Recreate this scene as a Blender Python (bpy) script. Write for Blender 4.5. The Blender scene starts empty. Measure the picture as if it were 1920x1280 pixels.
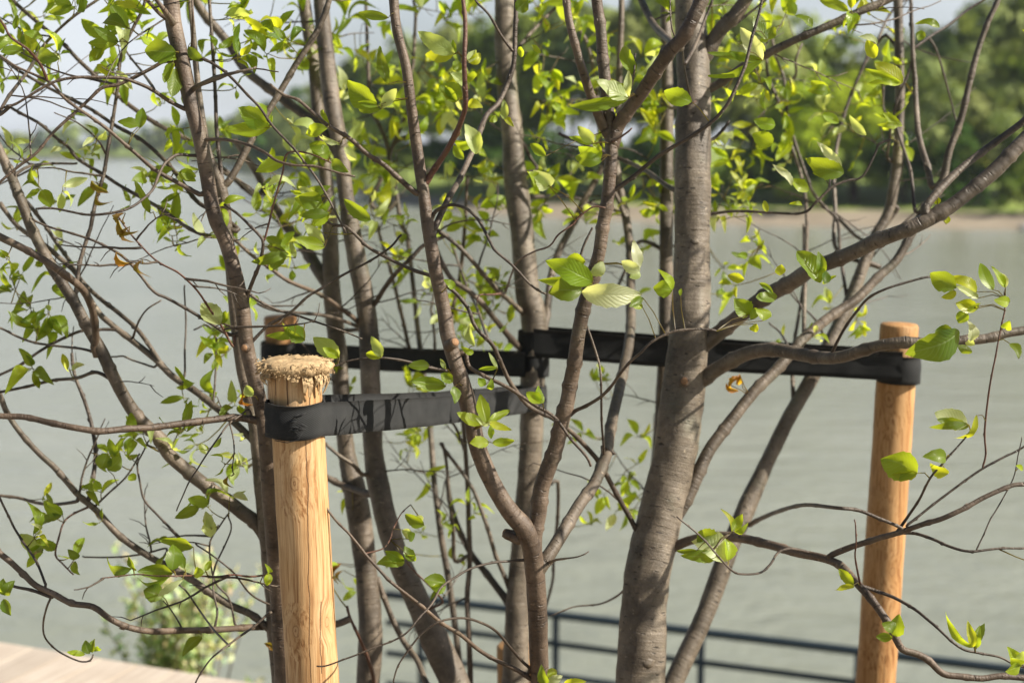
import bpy, math, random
import numpy as np
from mathutils import Vector, Matrix, noise
random.seed(7)
S = bpy.context.scene
COL = S.collection
R = math.radians
# ------------------------------------------------------------------ camera
FPX = 2667.0            # focal length in photo pixels (1920 wide), 50 mm on 36 mm
PITCH = R(7.75)
CAM = Vector((0, 0, 1.7))
FW = Vector((0, math.cos(PITCH), -math.sin(PITCH)))
UP = Vector((0, math.sin(PITCH), math.cos(PITCH)))
cd = bpy.data.cameras.new('camera'); co = bpy.data.objects.new('camera', cd); COL.objects.link(co)
co.location = CAM; co.rotation_euler = (math.pi/2 - PITCH, 0, 0)
cd.sensor_width = 36; cd.lens = 50; cd.clip_start = 0.05; cd.clip_end = 12000
cd.dof.use_dof = True; cd.dof.focus_distance = 2.12; cd.dof.aperture_fstop = 3.5
S.camera = co
# ------------------------------------------------------------------ light
SUN_EL, SUN_AZ = R(37), R(103)      # azimuth clockwise from +Y (the viewing direction)
w = bpy.data.worlds.new('World'); S.world = w; w.use_nodes = True
nt = w.node_tree; nt.nodes.clear()
out = nt.nodes.new('ShaderNodeOutputWorld'); bg = nt.nodes.new('ShaderNodeBackground')
sky = nt.nodes.new('ShaderNodeTexSky'); sky.sky_type = 'NISHITA'; sky.sun_disc = False
sky.sun_elevation = SUN_EL; sky.sun_rotation = SUN_AZ; sky.dust_density = 2.0; sky.air_density = 1.0
tc = nt.nodes.new('ShaderNodeTexCoord'); mp = nt.nodes.new('ShaderNodeMapping'); mp.inputs['Scale'].default_value = (1.6, 1.6, 5)
nz = nt.nodes.new('ShaderNodeTexNoise'); nz.inputs['Scale'].default_value = 1.7; nz.inputs['Detail'].default_value = 7
cr = nt.nodes.new('ShaderNodeValToRGB'); cr.color_ramp.elements[0].position = .36; cr.color_ramp.elements[0].color = (.42, .42, .42, 1)
cr.color_ramp.elements[1].position = .60; cr.color_ramp.elements[1].color = (.92, .92, .92, 1)
mx = nt.nodes.new('ShaderNodeMix'); mx.data_type = 'RGBA'; mx.inputs[7].default_value = (9.2, 9.8, 10.4, 1)
nt.links.new(tc.outputs['Generated'], mp.inputs['Vector']); nt.links.new(mp.outputs[0], nz.inputs['Vector'])
sxy = nt.nodes.new('ShaderNodeSeparateXYZ'); nt.links.new(tc.outputs['Generated'], sxy.inputs[0])
el = nt.nodes.new('ShaderNodeMapRange'); nt.links.new(sxy.outputs[2], el.inputs[0])      # broken cloud low in the sky, thinned overhead, out of view, to lower the ambient light
el.inputs[1].default_value = .14; el.inputs[2].default_value = .36; el.inputs[3].default_value = 1; el.inputs[4].default_value = .03
mu = nt.nodes.new('ShaderNodeMath'); mu.operation = 'MULTIPLY'; nt.links.new(el.outputs[0], mu.inputs[1])
nt.links.new(nz.outputs[0], cr.inputs[0]); nt.links.new(cr.outputs[0], mu.inputs[0])
az = nt.nodes.new('ShaderNodeMapRange'); nt.links.new(sxy.outputs[1], az.inputs[0])      # cloud kept over the far bank; unseen sky behind cleared to cut ambient light
az.inputs[1].default_value = -.2; az.inputs[2].default_value = .6; az.inputs[3].default_value = .05; az.inputs[4].default_value = 1
mu2 = nt.nodes.new('ShaderNodeMath'); mu2.operation = 'MULTIPLY'; nt.links.new(mu.outputs[0], mu2.inputs[0]); nt.links.new(az.outputs[0], mu2.inputs[1])
nt.links.new(mu2.outputs[0], mx.inputs[0])
nt.links.new(sky.outputs[0], mx.inputs[6]); nt.links.new(mx.outputs[2], bg.inputs[0])
bg.inputs[1].default_value = 0.05; nt.links.new(bg.outputs[0], out.inputs[0])
sd = bpy.data.lights.new('sun', 'SUN'); sd.energy = 5.0; sd.angle = R(0.6); sd.color = (1, .91, .78)
so = bpy.data.objects.new('sun', sd); COL.objects.link(so)
sv = Vector((math.cos(SUN_EL)*math.sin(SUN_AZ), math.cos(SUN_EL)*math.cos(SUN_AZ), math.sin(SUN_EL)))
so.rotation_euler = sv.to_track_quat('Z', 'Y').to_euler(); so.location = (5, -2, 8)
S.view_settings.view_transform = 'Standard'; S.view_settings.look = 'None'
S.view_settings.exposure = 0.93; S.view_settings.gamma = 1
S.render.engine = 'CYCLES'; S.cycles.use_denoising = True
S.cycles.max_bounces = 8; S.cycles.transparent_max_bounces = 8; S.cycles.caustics_reflective = False; S.cycles.caustics_refractive = False
S.cycles.sample_clamp_indirect = 5

def P(px, py, d):
    return CAM + Vector((1, 0, 0))*((px-960)/FPX*d) + UP*((640-py)/FPX*d) + FW*d
def onz(px, py, z):
    r = Vector(((px-960)/FPX, 0, 0)) + UP*((640-py)/FPX) + FW
    return CAM + r*((z-CAM.z)/r.z)

# ------------------------------------------------------------------ node helper
class NM:
    def __init__(s, name):
        s.m = bpy.data.materials.new(name); s.m.use_nodes = True; s.t = s.m.node_tree; s.t.nodes.clear()
        s.out = s.n('OutputMaterial')
    def n(s, k, **kw):
        x = s.t.nodes.new('ShaderNode'+k)
        for a, v in kw.items():
            if a.startswith('i_'): x.inputs[a[2:].replace('_', ' ')].default_value = v
            else: setattr(x, a, v)
        return x
    def l(s, a, b): s.t.links.new(a, b)
    def coords(s, kind='Object', scale=(1, 1, 1)):
        c = s.n('TexCoord'); m = s.n('Mapping'); m.inputs['Scale'].default_value = scale
        s.l(c.outputs[kind], m.inputs['Vector']); return m.outputs[0]
    def noise(s, vec, scale, detail=4, rough=.5, dist=0):
        x = s.n('TexNoise'); x.inputs['Scale'].default_value = scale; x.inputs['Detail'].default_value = detail
        x.inputs['Roughness'].default_value = rough; x.inputs['Distortion'].default_value = dist
        s.l(vec, x.inputs['Vector']); return x.outputs[0]
    def ramp(s, fac, stops):
        x = s.n('ValToRGB'); e = x.color_ramp.elements
        while len(e) < len(stops): e.new(.5)
        for i, (p, c) in enumerate(stops):
            e[i].position = p; e[i].color = (*c, 1) if len(c) == 3 else c
        s.l(fac, x.inputs[0]); return x.outputs[0]
    def mix(s, f, a, b, mode='MIX'):
        x = s.n('Mix', data_type='RGBA', blend_type=mode)
        for v, i in ((f, 0), (a, 6), (b, 7)):
            if hasattr(v, 'is_linked'): s.l(v, x.inputs[i])
            else: x.inputs[i].default_value = v if i == 0 else (*v, 1)
        return x.outputs[2]
    def math(s, op, a, b=0):
        x = s.n('Math', operation=op)
        for v, i in ((a, 0), (b, 1)):
            if hasattr(v, 'is_linked'): s.l(v, x.inputs[i])
            else: x.inputs[i].default_value = v
        return x.outputs[0]
    def bump(s, h, strength, dist):
        x = s.n('Bump'); x.inputs['Strength'].default_value = strength; x.inputs['Distance'].default_value = dist
        s.l(h, x.inputs['Height']); return x.outputs[0]
    def pbr(s, col, rough=.7, bump=None, metal=0, spec=.5):
        b = s.n('BsdfPrincipled'); b.inputs['Metallic'].default_value = metal; b.inputs['Specular IOR Level'].default_value = spec
        for v, k in ((col, 'Base Color'), (rough, 'Roughness')):
            if hasattr(v, 'is_linked'): s.l(v, b.inputs[k])
            else: b.inputs[k].default_value = (*v, 1) if k == 'Base Color' else v
        if bump: s.l(bump, b.inputs['Normal'])
        s.l(b.outputs[0], s.out.inputs[0]); return b

def bark(name, dark, mid, light, lent=.5):
    m = NM(name)
    ob = m.coords('Object')
    def uvn(sx, sy, off, det=3, rough=.5, dist=0):
        c = m.n('TexCoord'); p = m.n('Mapping'); p.inputs['Scale'].default_value = (sx, sy, 1); p.inputs['Location'].default_value = (off, off*1.7, 0)
        m.l(c.outputs['UV'], p.inputs[0]); return m.noise(p.outputs[0], 1, det, rough, dist)
    big = m.noise(ob, 11, 6, .62, .3)
    base = m.ramp(big, [(.30, dark), (.48, mid), (.70, light)])
    bands = uvn(7, 130, 2, 4, .6)                      # fine rings round the stem
    base = m.mix(.17, base, m.ramp(bands, [(.32, (.52, .48, .45)), (.56, (1, 1, 1)), (.72, (1.25, 1.22, 1.2))]), 'MULTIPLY')
    fine = m.noise(ob, 330, 4, .65)
    base = m.mix(.55, base, m.ramp(fine, [(.3, (.5, .47, .44)), (.68, (1.1, 1.1, 1.1))]), 'MULTIPLY')
    ln = uvn(45, 170, 5, 2)                            # dark lenticels
    lm = m.ramp(ln, [(.63, (0, 0, 0)), (.69, (1, 1, 1))])
    base = m.mix(m.math('MULTIPLY', lm, lent), base, (dark[0]*.35, dark[1]*.32, dark[2]*.3))
    sp = uvn(70, 90, 9, 2)                             # pale specks
    sm = m.ramp(sp, [(.67, (0, 0, 0)), (.73, (1, 1, 1))])
    base = m.mix(m.math('MULTIPLY', sm, lent*.8), base, (light[0]*1.5, light[1]*1.5, light[2]*1.4))
    mot = m.noise(ob, 55, 4, .6, .5); base = m.mix(.5, base, m.ramp(mot, [(.35, (.55, .52, .5)), (.55, (1, 1, 1)), (.72, (1.2, 1.2, 1.18))]), 'MULTIPLY')
    gr = m.noise(ob, 16, 4, .6)                        # grey-green algal film in patches
    base = m.mix(m.math('MULTIPLY', m.ramp(gr, [(.56, (0, 0, 0)), (.72, (1, 1, 1))]), lent*.55), base, (.15, .155, .11))
    h = m.math('ADD', m.math('MULTIPLY', fine, .7), m.math('SUBTRACT', m.math('MULTIPLY', bands, 1.2), m.math('MULTIPLY', lm, 1.0)))
    m.pbr(base, .52, m.bump(h, .7, .0022), spec=.5)
    return m.m
def lin(r, g, b): return tuple(((c/255)/12.92 if c/255 <= .04045 else ((c/255+.055)/1.055)**2.4) for c in (r, g, b))
M = {}
M['trunk'] = bark('bark_old', (.055, .043, .030), (.142, .116, .084), (.27, .228, .175), .85)
M['stem'] = bark('bark_stem', (.047, .037, .026), (.112, .089, .064), (.23, .187, .142), .6)
M['young'] = bark('bark_young', (.045, .031, .021), (.108, .076, .052), (.215, .163, .12), .5)
M['twig'] = bark('bark_twig', (.028, .020, .014), (.068, .050, .036), (.19, .152, .115), .25)
M['red'] = bark('bark_red', (.06, .024, .015), (.12, .052, .032), (.20, .11, .07), .2)

def leafmat(name):
    m = NM(name)
    at = m.n('Attribute', attribute_name='tint'); col = at.outputs['Color']
    uv = m.n('TexCoord').outputs['UV']; sx = m.n('SeparateXYZ'); m.l(uv, sx.inputs[0])
    u = m.math('ABSOLUTE', m.math('SUBTRACT', sx.outputs[0], .5))
    ph = m.math('SUBTRACT', m.math('MULTIPLY', sx.outputs[1], 62), m.math('MULTIPLY', u, 38))
    v = m.math('SINE', ph)
    vein = m.ramp(v, [(.80, (0, 0, 0)), (.99, (1, 1, 1))])
    mid = m.ramp(u, [(.012, (1, 1, 1)), (.04, (0, 0, 0))])
    vm = m.math('MAXIMUM', m.math('MULTIPLY', vein, .55), mid)
    sp = m.noise(m.coords('Object'), 70, 3)
    c1 = m.mix(m.math('MULTIPLY', sp, .55), col, m.mix(1, col, (.55, .62, .4), 'MULTIPLY'))
    c2 = m.mix(m.math('MULTIPLY', vm, .5), c1, m.mix(.35, col, (.75, .85, .5)))
    bl = m.noise(m.coords('Object'), 190, 2); c2 = m.mix(m.math('MULTIPLY', m.ramp(bl, [(.70, (0, 0, 0)), (.74, (1, 1, 1))]), .7), c2, (.10, .06, .02))
    d = m.n('BsdfPrincipled'); m.l(c2, d.inputs['Base Color']); d.inputs['Roughness'].default_value = .36; d.inputs['Specular IOR Level'].default_value = .5
    puff = m.ramp(v, [(.0, (0, 0, 0)), (1, (1, 1, 1))])
    bp = m.bump(m.math('ADD', m.math('MULTIPLY', puff, -1), m.math('MULTIPLY', mid, -1.5)), .5, .0008); m.l(bp, d.inputs['Normal'])
    t = m.n('BsdfTranslucent'); tcol = m.mix(1, m.mix(.26, c1, (.72, .78, .06)), (2.0, 1.85, 1.1), 'MULTIPLY'); m.l(tcol, t.inputs[0])
    ms = m.n('MixShader'); ms.inputs[0].default_value = .52
    m.l(d.outputs[0], ms.inputs[1]); m.l(t.outputs[0], ms.inputs[2]); m.l(ms.outputs[0], m.out.inputs[0])
    return m.m
M['leaf'] = leafmat('leaf')

def simple(name, c1, c2, scale=20, rough=.7, bs=.3, bd=.002, spec=.4, metal=0, mapping=(1, 1, 1)):
    m = NM(name); v = m.coords('Object', mapping); n = m.noise(v, scale, 5, .6)
    m.pbr(m.ramp(n, [(.3, c1), (.7, c2)]), rough, m.bump(n, bs, bd), metal, spec); return m.m

# wood of the stakes
def woodmat(name, knots, cracks, hue=(1, 1, 1)):
    """turned pine pole; knots and drying checks sit at fixed places on the pole (object space)"""
    m = NM(name)
    ob = m.n('TexCoord').outputs['Object']
    kd = None
    for (x, y, z, s_) in knots:
        a = m.n('VectorMath', operation='SUBTRACT'); m.l(ob, a.inputs[0]); a.inputs[1].default_value = (x, y, z)
        b = m.n('VectorMath', operation='MULTIPLY'); m.l(a.outputs[0], b.inputs[0]); b.inputs[1].default_value = (1/s_, 1/s_, .62/s_)
        l_ = m.n('VectorMath', operation='LENGTH'); m.l(b.outputs[0], l_.inputs[0])
        kd = l_.outputs['Value'] if kd is None else m.math('MINIMUM', kd, l_.outputs['Value'])
    kd = m.math('ADD', kd, m.math('MULTIPLY', m.math('SUBTRACT', m.noise(m.coords('Object'), 120, 3), .5), 1.1))
    near_k = m.ramp(m.math('MULTIPLY', kd, .2), [(.12, (1, 1, 1)), (.95, (0, 0, 0))])
    sx = m.n('SeparateXYZ'); m.l(ob, sx.inputs[0])
    wob = m.noise(m.coords('Object', (1, 1, .5)), 7, 2)
    cx = m.n('CombineXYZ'); bend = m.math('ADD', m.math('MULTIPLY', near_k, .012), m.math('MULTIPLY', wob, .02))
    m.l(m.math('ADD', sx.outputs[0], bend), cx.inputs[0]); m.l(m.math('ADD', sx.outputs[1], bend), cx.inputs[1]); m.l(sx.outputs[2], cx.inputs[2])
    def st(sz, scale, det, dist=0, loc=0):
        p = m.n('Mapping'); p.inputs['Scale'].default_value = (1, 1, sz); p.inputs['Location'].default_value = (loc, loc, loc); m.l(cx.outputs[0], p.inputs[0]); return m.noise(p.outputs[0], scale, det, .6, dist)
    big = st(.10, 16, 4, .8); mid = st(.014, 290, 3, .2, 4); fine = st(.05, 620, 3, 0, 8)
    c = m.ramp(big, [(.30, (.40, .235, .115)), (.48, (.58, .375, .20)), (.66, (.68, .49, .31))])
    c = m.mix(.85, c, m.ramp(mid, [(.36, (.50, .35, .23)), (.46, (.86, .78, .68)), (.56, (1.04, 1.03, 1.0))]), 'MULTIPLY')
    c = m.mix(.5, c, m.ramp(fine, [(.3, (.66, .58, .5)), (.6, (1, 1, 1))]), 'MULTIPLY')
    kr = m.math('SINE', m.math('MULTIPLY', kd, 9))
    c = m.mix(m.math('MULTIPLY', m.ramp(m.math('MULTIPLY', kd, .2), [(.15, (1, 1, 1)), (.6, (0, 0, 0))]), .5), c, (.42, .235, .10))
    kc = m.mix(m.ramp(kr, [(.2, (0, 0, 0)), (.9, (1, 1, 1))]), (.50, .32, .17), (.24, .12, .055))
    c = m.mix(m.math('MULTIPLY', m.ramp(m.math('MULTIPLY', kd, .2), [(.14, (1, 1, 1)), (.26, (0, 0, 0))]), .8), c, kc)
    cm = None
    for (x, z0, z1, w_) in cracks:
        wv = m.math('MULTIPLY', m.math('SUBTRACT', m.noise(m.coords('Object', (0, 0, 1)), 14, 3), .5), .010)
        dx = m.math('ABSOLUTE', m.math('SUBTRACT', m.math('ADD', sx.outputs[0], wv), x))
        a = m.math('MULTIPLY', m.math('LESS_THAN', dx, w_), m.math('LESS_THAN', sx.outputs[1], 0))
        a = m.math('MULTIPLY', a, m.math('MULTIPLY', m.math('GREATER_THAN', sx.outputs[2], z1), m.math('LESS_THAN', sx.outputs[2], z0)))
        cm = a if cm is None else m.math('MAXIMUM', cm, a)
    c = m.mix(m.math('MULTIPLY', cm, .85), c, (.06, .032, .018))
    dirt = m.noise(m.coords('Object'), 9, 5, .7); c = m.mix(m.math('MULTIPLY', m.ramp(dirt, [(.5, (0, 0, 0)), (.75, (1, 1, 1))]), .45), c, (.30, .20, .12))
    c = m.mix(1, c, hue, 'MULTIPLY')
    h = m.math('SUBTRACT', m.math('ADD', mid, m.math('MULTIPLY', fine, .5)), m.math('MULTIPLY', cm, 3))
    m.pbr(c, .62, m.bump(h, .6, .0012), spec=.3); return m.m
M['fray'] = simple('frayed_wood', (.25, .165, .085), (.54, .40, .225), 160, .85, .5, .001)
M['cut'] = simple('healed_cut', (.17, .09, .045), (.36, .21, .11), 260, .8, .4, .001)
M['endgrain'] = simple('end_grain', (.40, .27, .14), (.62, .45, .26), 60, .8, .4, .001)

def webbing(name):
    m = NM(name); uv = m.n('TexCoord').outputs['UV']; sx = m.n('SeparateXYZ'); m.l(uv, sx.inputs[0])
    a = m.math('SINE', m.math('MULTIPLY', sx.outputs[0], 1500)); b = m.math('SINE', m.math('MULTIPLY', sx.outputs[1], 2000))
    wv = m.math('MULTIPLY', a, b)
    n = m.noise(m.coords('Object'), 30, 4)
    c = m.mix(m.math('MULTIPLY', m.ramp(wv, [(.2, (0, 0, 0)), (1, (1, 1, 1))]), .5), m.ramp(n, [(.3, (.020, .0215, .0225)), (.7, (.034, .0355, .0365))]), (.058, .061, .062))
    d = m.pbr(c, .9, m.bump(m.math('ADD', wv, m.math('MULTIPLY', n, 1.5)), .45, .0008), spec=.15)
    d.inputs['Sheen Weight'].default_value = .06; d.inputs['Sheen Roughness'].default_value = .4
    return m.m
M['web'] = webbing('black_webbing')
M['rail'] = simple('painted_steel', (.018, .03, .042), (.028, .042, .055), 40, .42, .1, .0005)

# ------------------------------------------------------------------ mesh helpers
class MB:
    def __init__(s): s.v = []; s.f = []; s.uv = []; s.tint = []
    def add(s, vs, fs, uvs=None, tint=None):
        o = len(s.v); s.v += [tuple(v) for v in vs]
        for k, f in enumerate(fs):
            s.f.append(tuple(o+i for i in f))
            s.uv += [uvs[i] for i in f] if uvs else [(0, 0)]*len(f)
        s.tint += [tint or (1, 1, 1)]*len(vs)
    def build(s, name, mat, parent=None, origin=None, smooth=True, tint=False):
        me = bpy.data.meshes.new(name); o = Vector(origin) if origin is not None else Vector((0, 0, 0))
        base = parent.matrix_world.translation if False else Vector((0, 0, 0))
        vs = np.array(s.v, dtype=float) - np.array(o)
        me.from_pydata(vs.tolist(), [], s.f)
        ul = me.uv_layers.new(name='UVMap'); ul.data.foreach_set('uv', np.array(s.uv, dtype=float).ravel())
        if tint:
            a = me.color_attributes.new('tint', 'FLOAT_COLOR', 'POINT')
            a.data.foreach_set('color', np.c_[np.array(s.tint, dtype=float), np.ones(len(s.v))].ravel())
        me.polygons.foreach_set('use_smooth', [smooth]*len(me.polygons)); me.update()
        me.materials.append(mat)
        ob = bpy.data.objects.new(name, me); COL.objects.link(ob)
        if parent is not None:
            ob.parent = parent; po = parent.get('wo', (0, 0, 0)); ob.location = o - Vector(po)
        else: ob.location = o
        ob['wo'] = tuple(o)
        return ob
def empty(name, loc, label=None, cat=None, group=None, kind=None):
    o = bpy.data.objects.new(name, None); COL.objects.link(o); o.location = loc; o['wo'] = tuple(loc); o.empty_display_size = .1
    tag(o, label, cat, group, kind); return o
def tag(o, label=None, cat=None, group=None, kind=None):
    if label: o['label'] = label
    if cat: o['category'] = cat
    if group: o['group'] = group
    if kind: o['kind'] = kind
    return o

def catmull(pts, step):
    """pts: list of equal-length tuples (first two drive the step)."""
    A = np.array(pts, dtype=float)
    if len(A) < 2: return A
    A = np.vstack([2*A[0]-A[1], A, 2*A[-1]-A[-2]]); o = []
    for i in range(1, len(A)-2):
        p0, p1, p2, p3 = A[i-1], A[i], A[i+1], A[i+2]
        n = max(1, int(np.linalg.norm((p2-p1)[:3])/step))
        for k in range(n):
            t = k/n
            o.append(.5*((2*p1)+(-p0+p2)*t+(2*p0-5*p1+4*p2-p3)*t*t+(-p0+3*p1-3*p2+p3)*t**3))
    o.append(A[-2]); return np.array(o)

def tube(mb, pts, rad, sides=10, cap=True, rough=0.0, seed=0, flare=0, tint=None, capf=.35):
    """pts: 3-D points, rad: radii.  Adds a swept tube with metric UVs."""
    n = len(pts); pts = [Vector(p) for p in pts]
    vs, uvs, fs = [], [], []
    T = [(pts[min(i+1, n-1)]-pts[max(i-1, 0)]).normalized() for i in range(n)]
    ref = Vector((1, 0, 0)) if abs(T[0].x) < .8 else Vector((0, 1, 0))
    N = (ref - T[0]*ref.dot(T[0])).normalized(); L = 0
    for i in range(n):
        N = (N - T[i]*N.dot(T[i])).normalized(); B = T[i].cross(N)
        if i: L += (pts[i]-pts[i-1]).length
        for k in range(sides+1):
            a = 2*math.pi*(k % sides)/sides
            r = rad[i]
            if rough:
                q = Vector((math.cos(a)*1.3+seed*7.1, math.sin(a)*1.3, L*9/(1+20*rad[i])*2))
                r *= 1 + rough*noise.noise(q) + rough*.6*noise.noise(q*3.1)
            vs.append(pts[i] + (N*math.cos(a)+B*math.sin(a))*r)
            uvs.append((k/sides*2*math.pi*max(rad[i], .002), L))
    s1 = sides+1
    for i in range(n-1):
        for k in range(sides):
            fs.append((i*s1+k, i*s1+k+1, (i+1)*s1+k+1, (i+1)*s1+k))
    if cap:
        for i, e in ((0, -1), (n-1, 1)):
            c = len(vs); vs.append(pts[i]+T[i]*rad[i]*capf*e); uvs.append((0, uvs[i*s1][1]))
            for k in range(sides):
                f = (i*s1+k, i*s1+k+1, c)
                fs.append(f if e > 0 else f[::-1])
    mb.add(vs, fs, uvs, tint)

# ------------------------------------------------------------------ leaves
def leaf(mb, base, tip, nrm, width, tint, fold=.5, curl=.12, rnd=None, petiole=.012, rag=.0, long_=1.0):
    """a real leaf blade: base/tip 3-D points, nrm rough face normal, width m"""
    rnd = rnd or random
    base = Vector(base); tip = Vector(tip); ax = tip-base; L = ax.length; ax.normalize()
    nrm = (nrm-ax*nrm.dot(ax))
    nrm = nrm.normalized() if nrm.length > 1e-4 else ax.orthogonal().normalized()
    side = ax.cross(nrm)
    rows, cols = 13, 5
    vs, uvs, fs = [], [], []
    tw = rnd.uniform(-.35, .35); ph = rnd.uniform(0, 6); wav = rnd.uniform(.02, .07)
    pk = rnd.uniform(.0, .12)
    for i in range(rows):
        t = i/(rows-1)
        wd = width*.5*(math.sin(math.pi*min(1, (t*.97+.015))**(.80+pk)))**.86*(1 if i < rows-1 else .02)
        if i == 0: wd = width*.03
        z = curl*L*(math.sin(math.pi*t)*.8 - t*t*.9)
        a = tw*t; s2 = side*math.cos(a)+nrm*math.sin(a); n2 = nrm*math.cos(a)-side*math.sin(a)
        for k in range(cols):
            u = k/(cols-1)*2-1
            e = 1.0
            if abs(u) > .9 and 0 < i < rows-1: e = 1+(.035 if i % 2 else -.02)+rag*rnd.uniform(-1, .25)
            x = wd*u*e
            zz = abs(x)*fold + wav*L*math.sin(ph+t*9+u*1.5)*abs(u)*.6
            vs.append(base+ax*(L*t)+s2*(x*math.cos(fold*.7))+n2*(z+zz)); uvs.append((u*.5+.5, t))
    for i in range(rows-1):
        for k in range(cols-1):
            a = i*cols+k; fs.append((a, a+1, a+cols+1, a+cols))
    mb.add(vs, fs, uvs, tint)

TN = {'g': [(.118, .205, .012), (.092, .172, .012), (.15, .245, .016)],
      'd': [(.045, .115, .014), (.06, .14, .016), (.052, .12, .014)],
      'y': [(.26, .37, .018), (.31, .42, .022), (.21, .34, .02), (.38, .42, .022)],  # yellow glow of backlit leaves put into the leaf colour
      'p': [(.42, .50, .25), (.48, .55, .33), (.36, .46, .19)],
      'w': [(.60, .64, .46), (.54, .60, .40)],  # white and pale undersides, with backlight and gloss put into the colour too
      'b': [(.17, .06, .022), (.12, .04, .018)],
      'o': [(.42, .13, .02), (.36, .11, .02)]}
def tone(k, rnd=random):
    c = rnd.choice(TN[k]); f = rnd.uniform(.82, 1.15); return (c[0]*f, c[1]*f, c[2]*f)
# ------------------------------------------------------------------ the tree, traced limb by limb (photo pixels, depth in metres)
TILE = {'Z': (0, 0, 1), 'A': (0, 0, .336), 'B': (0, 420, .336), 'C': (0, 850, .336), 'D': (560, 0, .336), 'E': (560, 420, .336),
        'F': (560, 850, .336), 'G': (1180, 0, .3907), 'H': (1180, 420, .3854), 'I': (1180, 850, .3854)}
def px(tile, s):
    ox, oy, k = TILE[tile]
    return [(ox+float(a)*k, oy+float(b)*k) for a, b in (q.split(',') for q in s.split())]
BASE = onz(1010, 1800, 0)
STEMS = {
 # name: (material, base offset xy, [(x, y, width, depth)] from the bottom up)
 'main': ('trunk', (.09, -.08), '1200,1280,92,2.50 1215,1080,86,2.52 1240,960,83,2.54 1264,850,82,2.55 1283,720,78,2.56 1293,620,74,2.56 1297,500,68,2.57 1298,330,68,2.58 1300,200,63,2.6 1298,100,60,2.62 1294,0,57,2.64 1285,-160,46,2.68 1270,-330,38,2.7 1240,-520,30,2.75'),
 'rear': ('trunk', (.0, .10), '967,1280,52,2.93 972,1100,43,2.94 985,985,45,2.95 995,850,44,2.95 998,730,45,2.95 1001,660,48,2.95 1000,590,50,2.95 988,540,46,2.95 978,430,44,2.96 966,335,44,2.97 959,235,38,2.98 949,135,39,3.0 946,0,37,3.0 950,-150,32,3.05 940,-330,26,3.1 925,-520,20,3.1'),
 'fork': ('young', (.0, -.16), '1012,1280,36,2.26 1008,1150,36,2.22 1000,1050,37,2.19 986,995,36,2.17 955,958,34,2.16 925,908,32,2.15 900,850,32,2.14 880,770,31,2.13 862,705,30,2.12 842,640,28,2.12 830,570,26,2.12 815,500,25,2.11 802,420,24,2.11 791,340,22,2.11 778,250,20,2.11 762,130,19,2.1 745,60,18,2.1 738,0,18,2.1 733,-120,16,2.1 741,-260,13,2.1'),
 'leaning': ('young', (-.1, -.12), '535,1280,40,2.32 522,1100,34,2.28 508,950,31,2.22 500,850,28,2.19 491,775,27,2.18 478,715,27,2.17 463,650,28,2.16 453,570,28,2.15 440,510,28,2.14 424,455,27,2.14 402,405,27,2.13 388,330,26,2.13 374,255,27,2.12 357,190,28,2.12 340,110,29,2.12 326,45,30,2.12 318,-20,30,2.12 300,-140,24,2.12 285,-280,18,2.1'),
 'second': ('stem', (-.09, -.02), '530,1280,42,2.48 515,1100,40,2.46 503,1000,36,2.44 494,930,32,2.43 486,850,29,2.42 474,770,27,2.41 455,690,24,2.4 442,600,22,2.39 434,520,21,2.38 427,440,20,2.37 415,353,21,2.36 398,312,17,2.36 385,262,14,2.36 372,170,12,2.36 362,60,10,2.36 350,-60,8,2.36'),
 'pair': ('stem', (-.12, .04), '690,1280,44,2.84 695,1190,45,2.84 688,1085,42,2.85 676,985,46,2.86 665,920,43,2.86 650,850,33,2.87 641,750,31,2.87 632,640,33,2.88 621,530,33,2.88 619,430,29,2.89 611,330,25,2.9 600,250,24,2.9 588,120,23,2.92 570,0,24,2.93 560,-120,20,2.95 552,-300,14,3.0'),
 'curved': ('stem', (-.08, .0), '852,1280,56,2.72 812,1190,53,2.73 780,1120,44,2.74 748,1050,42,2.75 728,985,42,2.76 711,917,41,2.77 700,850,38,2.78 695,720,38,2.79 691,620,38,2.8 682,554,36,2.8 669,487,35,2.8 657,420,34,2.81 648,360,29,2.81 639,290,30,2.82 629,230,31,2.82 620,170,32,2.83 608,67,29,2.84 602,0,28,2.85 598,-120,24,2.87 585,-290,18,2.9'),
 'sweeping': ('trunk', (.16, .03), '1262,1280,36,2.78 1322,1150,36,2.82 1363,1040,35,2.85 1400,950,33,2.88 1432,880,30,2.9 1475,790,28,2.92 1515,720,27,2.94 1555,645,27,2.95 1592,570,25,2.97 1618,500,22,2.98 1640,445,20,2.99 1665,400,20,3.0 1677,340,19,3.0 1684,270,18,3.0 1687,190,18,3.0 1686,90,17,3.0 1683,0,17,3.0 1678,-120,13,3.0'),
 'shadowed': ('stem', (.05, .12), '1218,1280,40,3.0 1228,1000,34,3.02 1240,800,28,3.04 1247,650,26,3.05 1249,500,26,3.05 1250,330,25,3.06 1250,180,24,3.07 1249,60,21,3.08 1247,-80,17,3.1'),
 'slim': ('stem', (-.03, .18), '866,1280,12,3.1 850,1150,12,3.1 838,1068,12,3.1 829,1018,12,3.1 820,955,11,3.1 813,890,11,3.12 806,800,11,3.15 795,706,10,3.15 784,622,10,3.2 774,530,9,3.2 763,440,9,3.2 752,420,9,3.2 743,363,9,3.2 733,319,9,3.2 725,269,8,3.2 708,228,8,3.2 694,200,8,3.2 690,120,7,3.2 684,-60,6,3.2'),
 'thin': ('young', (-.02, .16), '882,1280,11,2.95 879,1186,10,2.95 876,1119,10,2.96 881,1052,10,2.97 879,984,10,2.98 877,917,9,3.0 873,850,9,3.0 866,770,9,3.0 852,690,9,3.02 846,600,8,3.04 862,520,8,3.05 871,430,7,3.05 876,330,6,3.05'),
}
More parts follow.
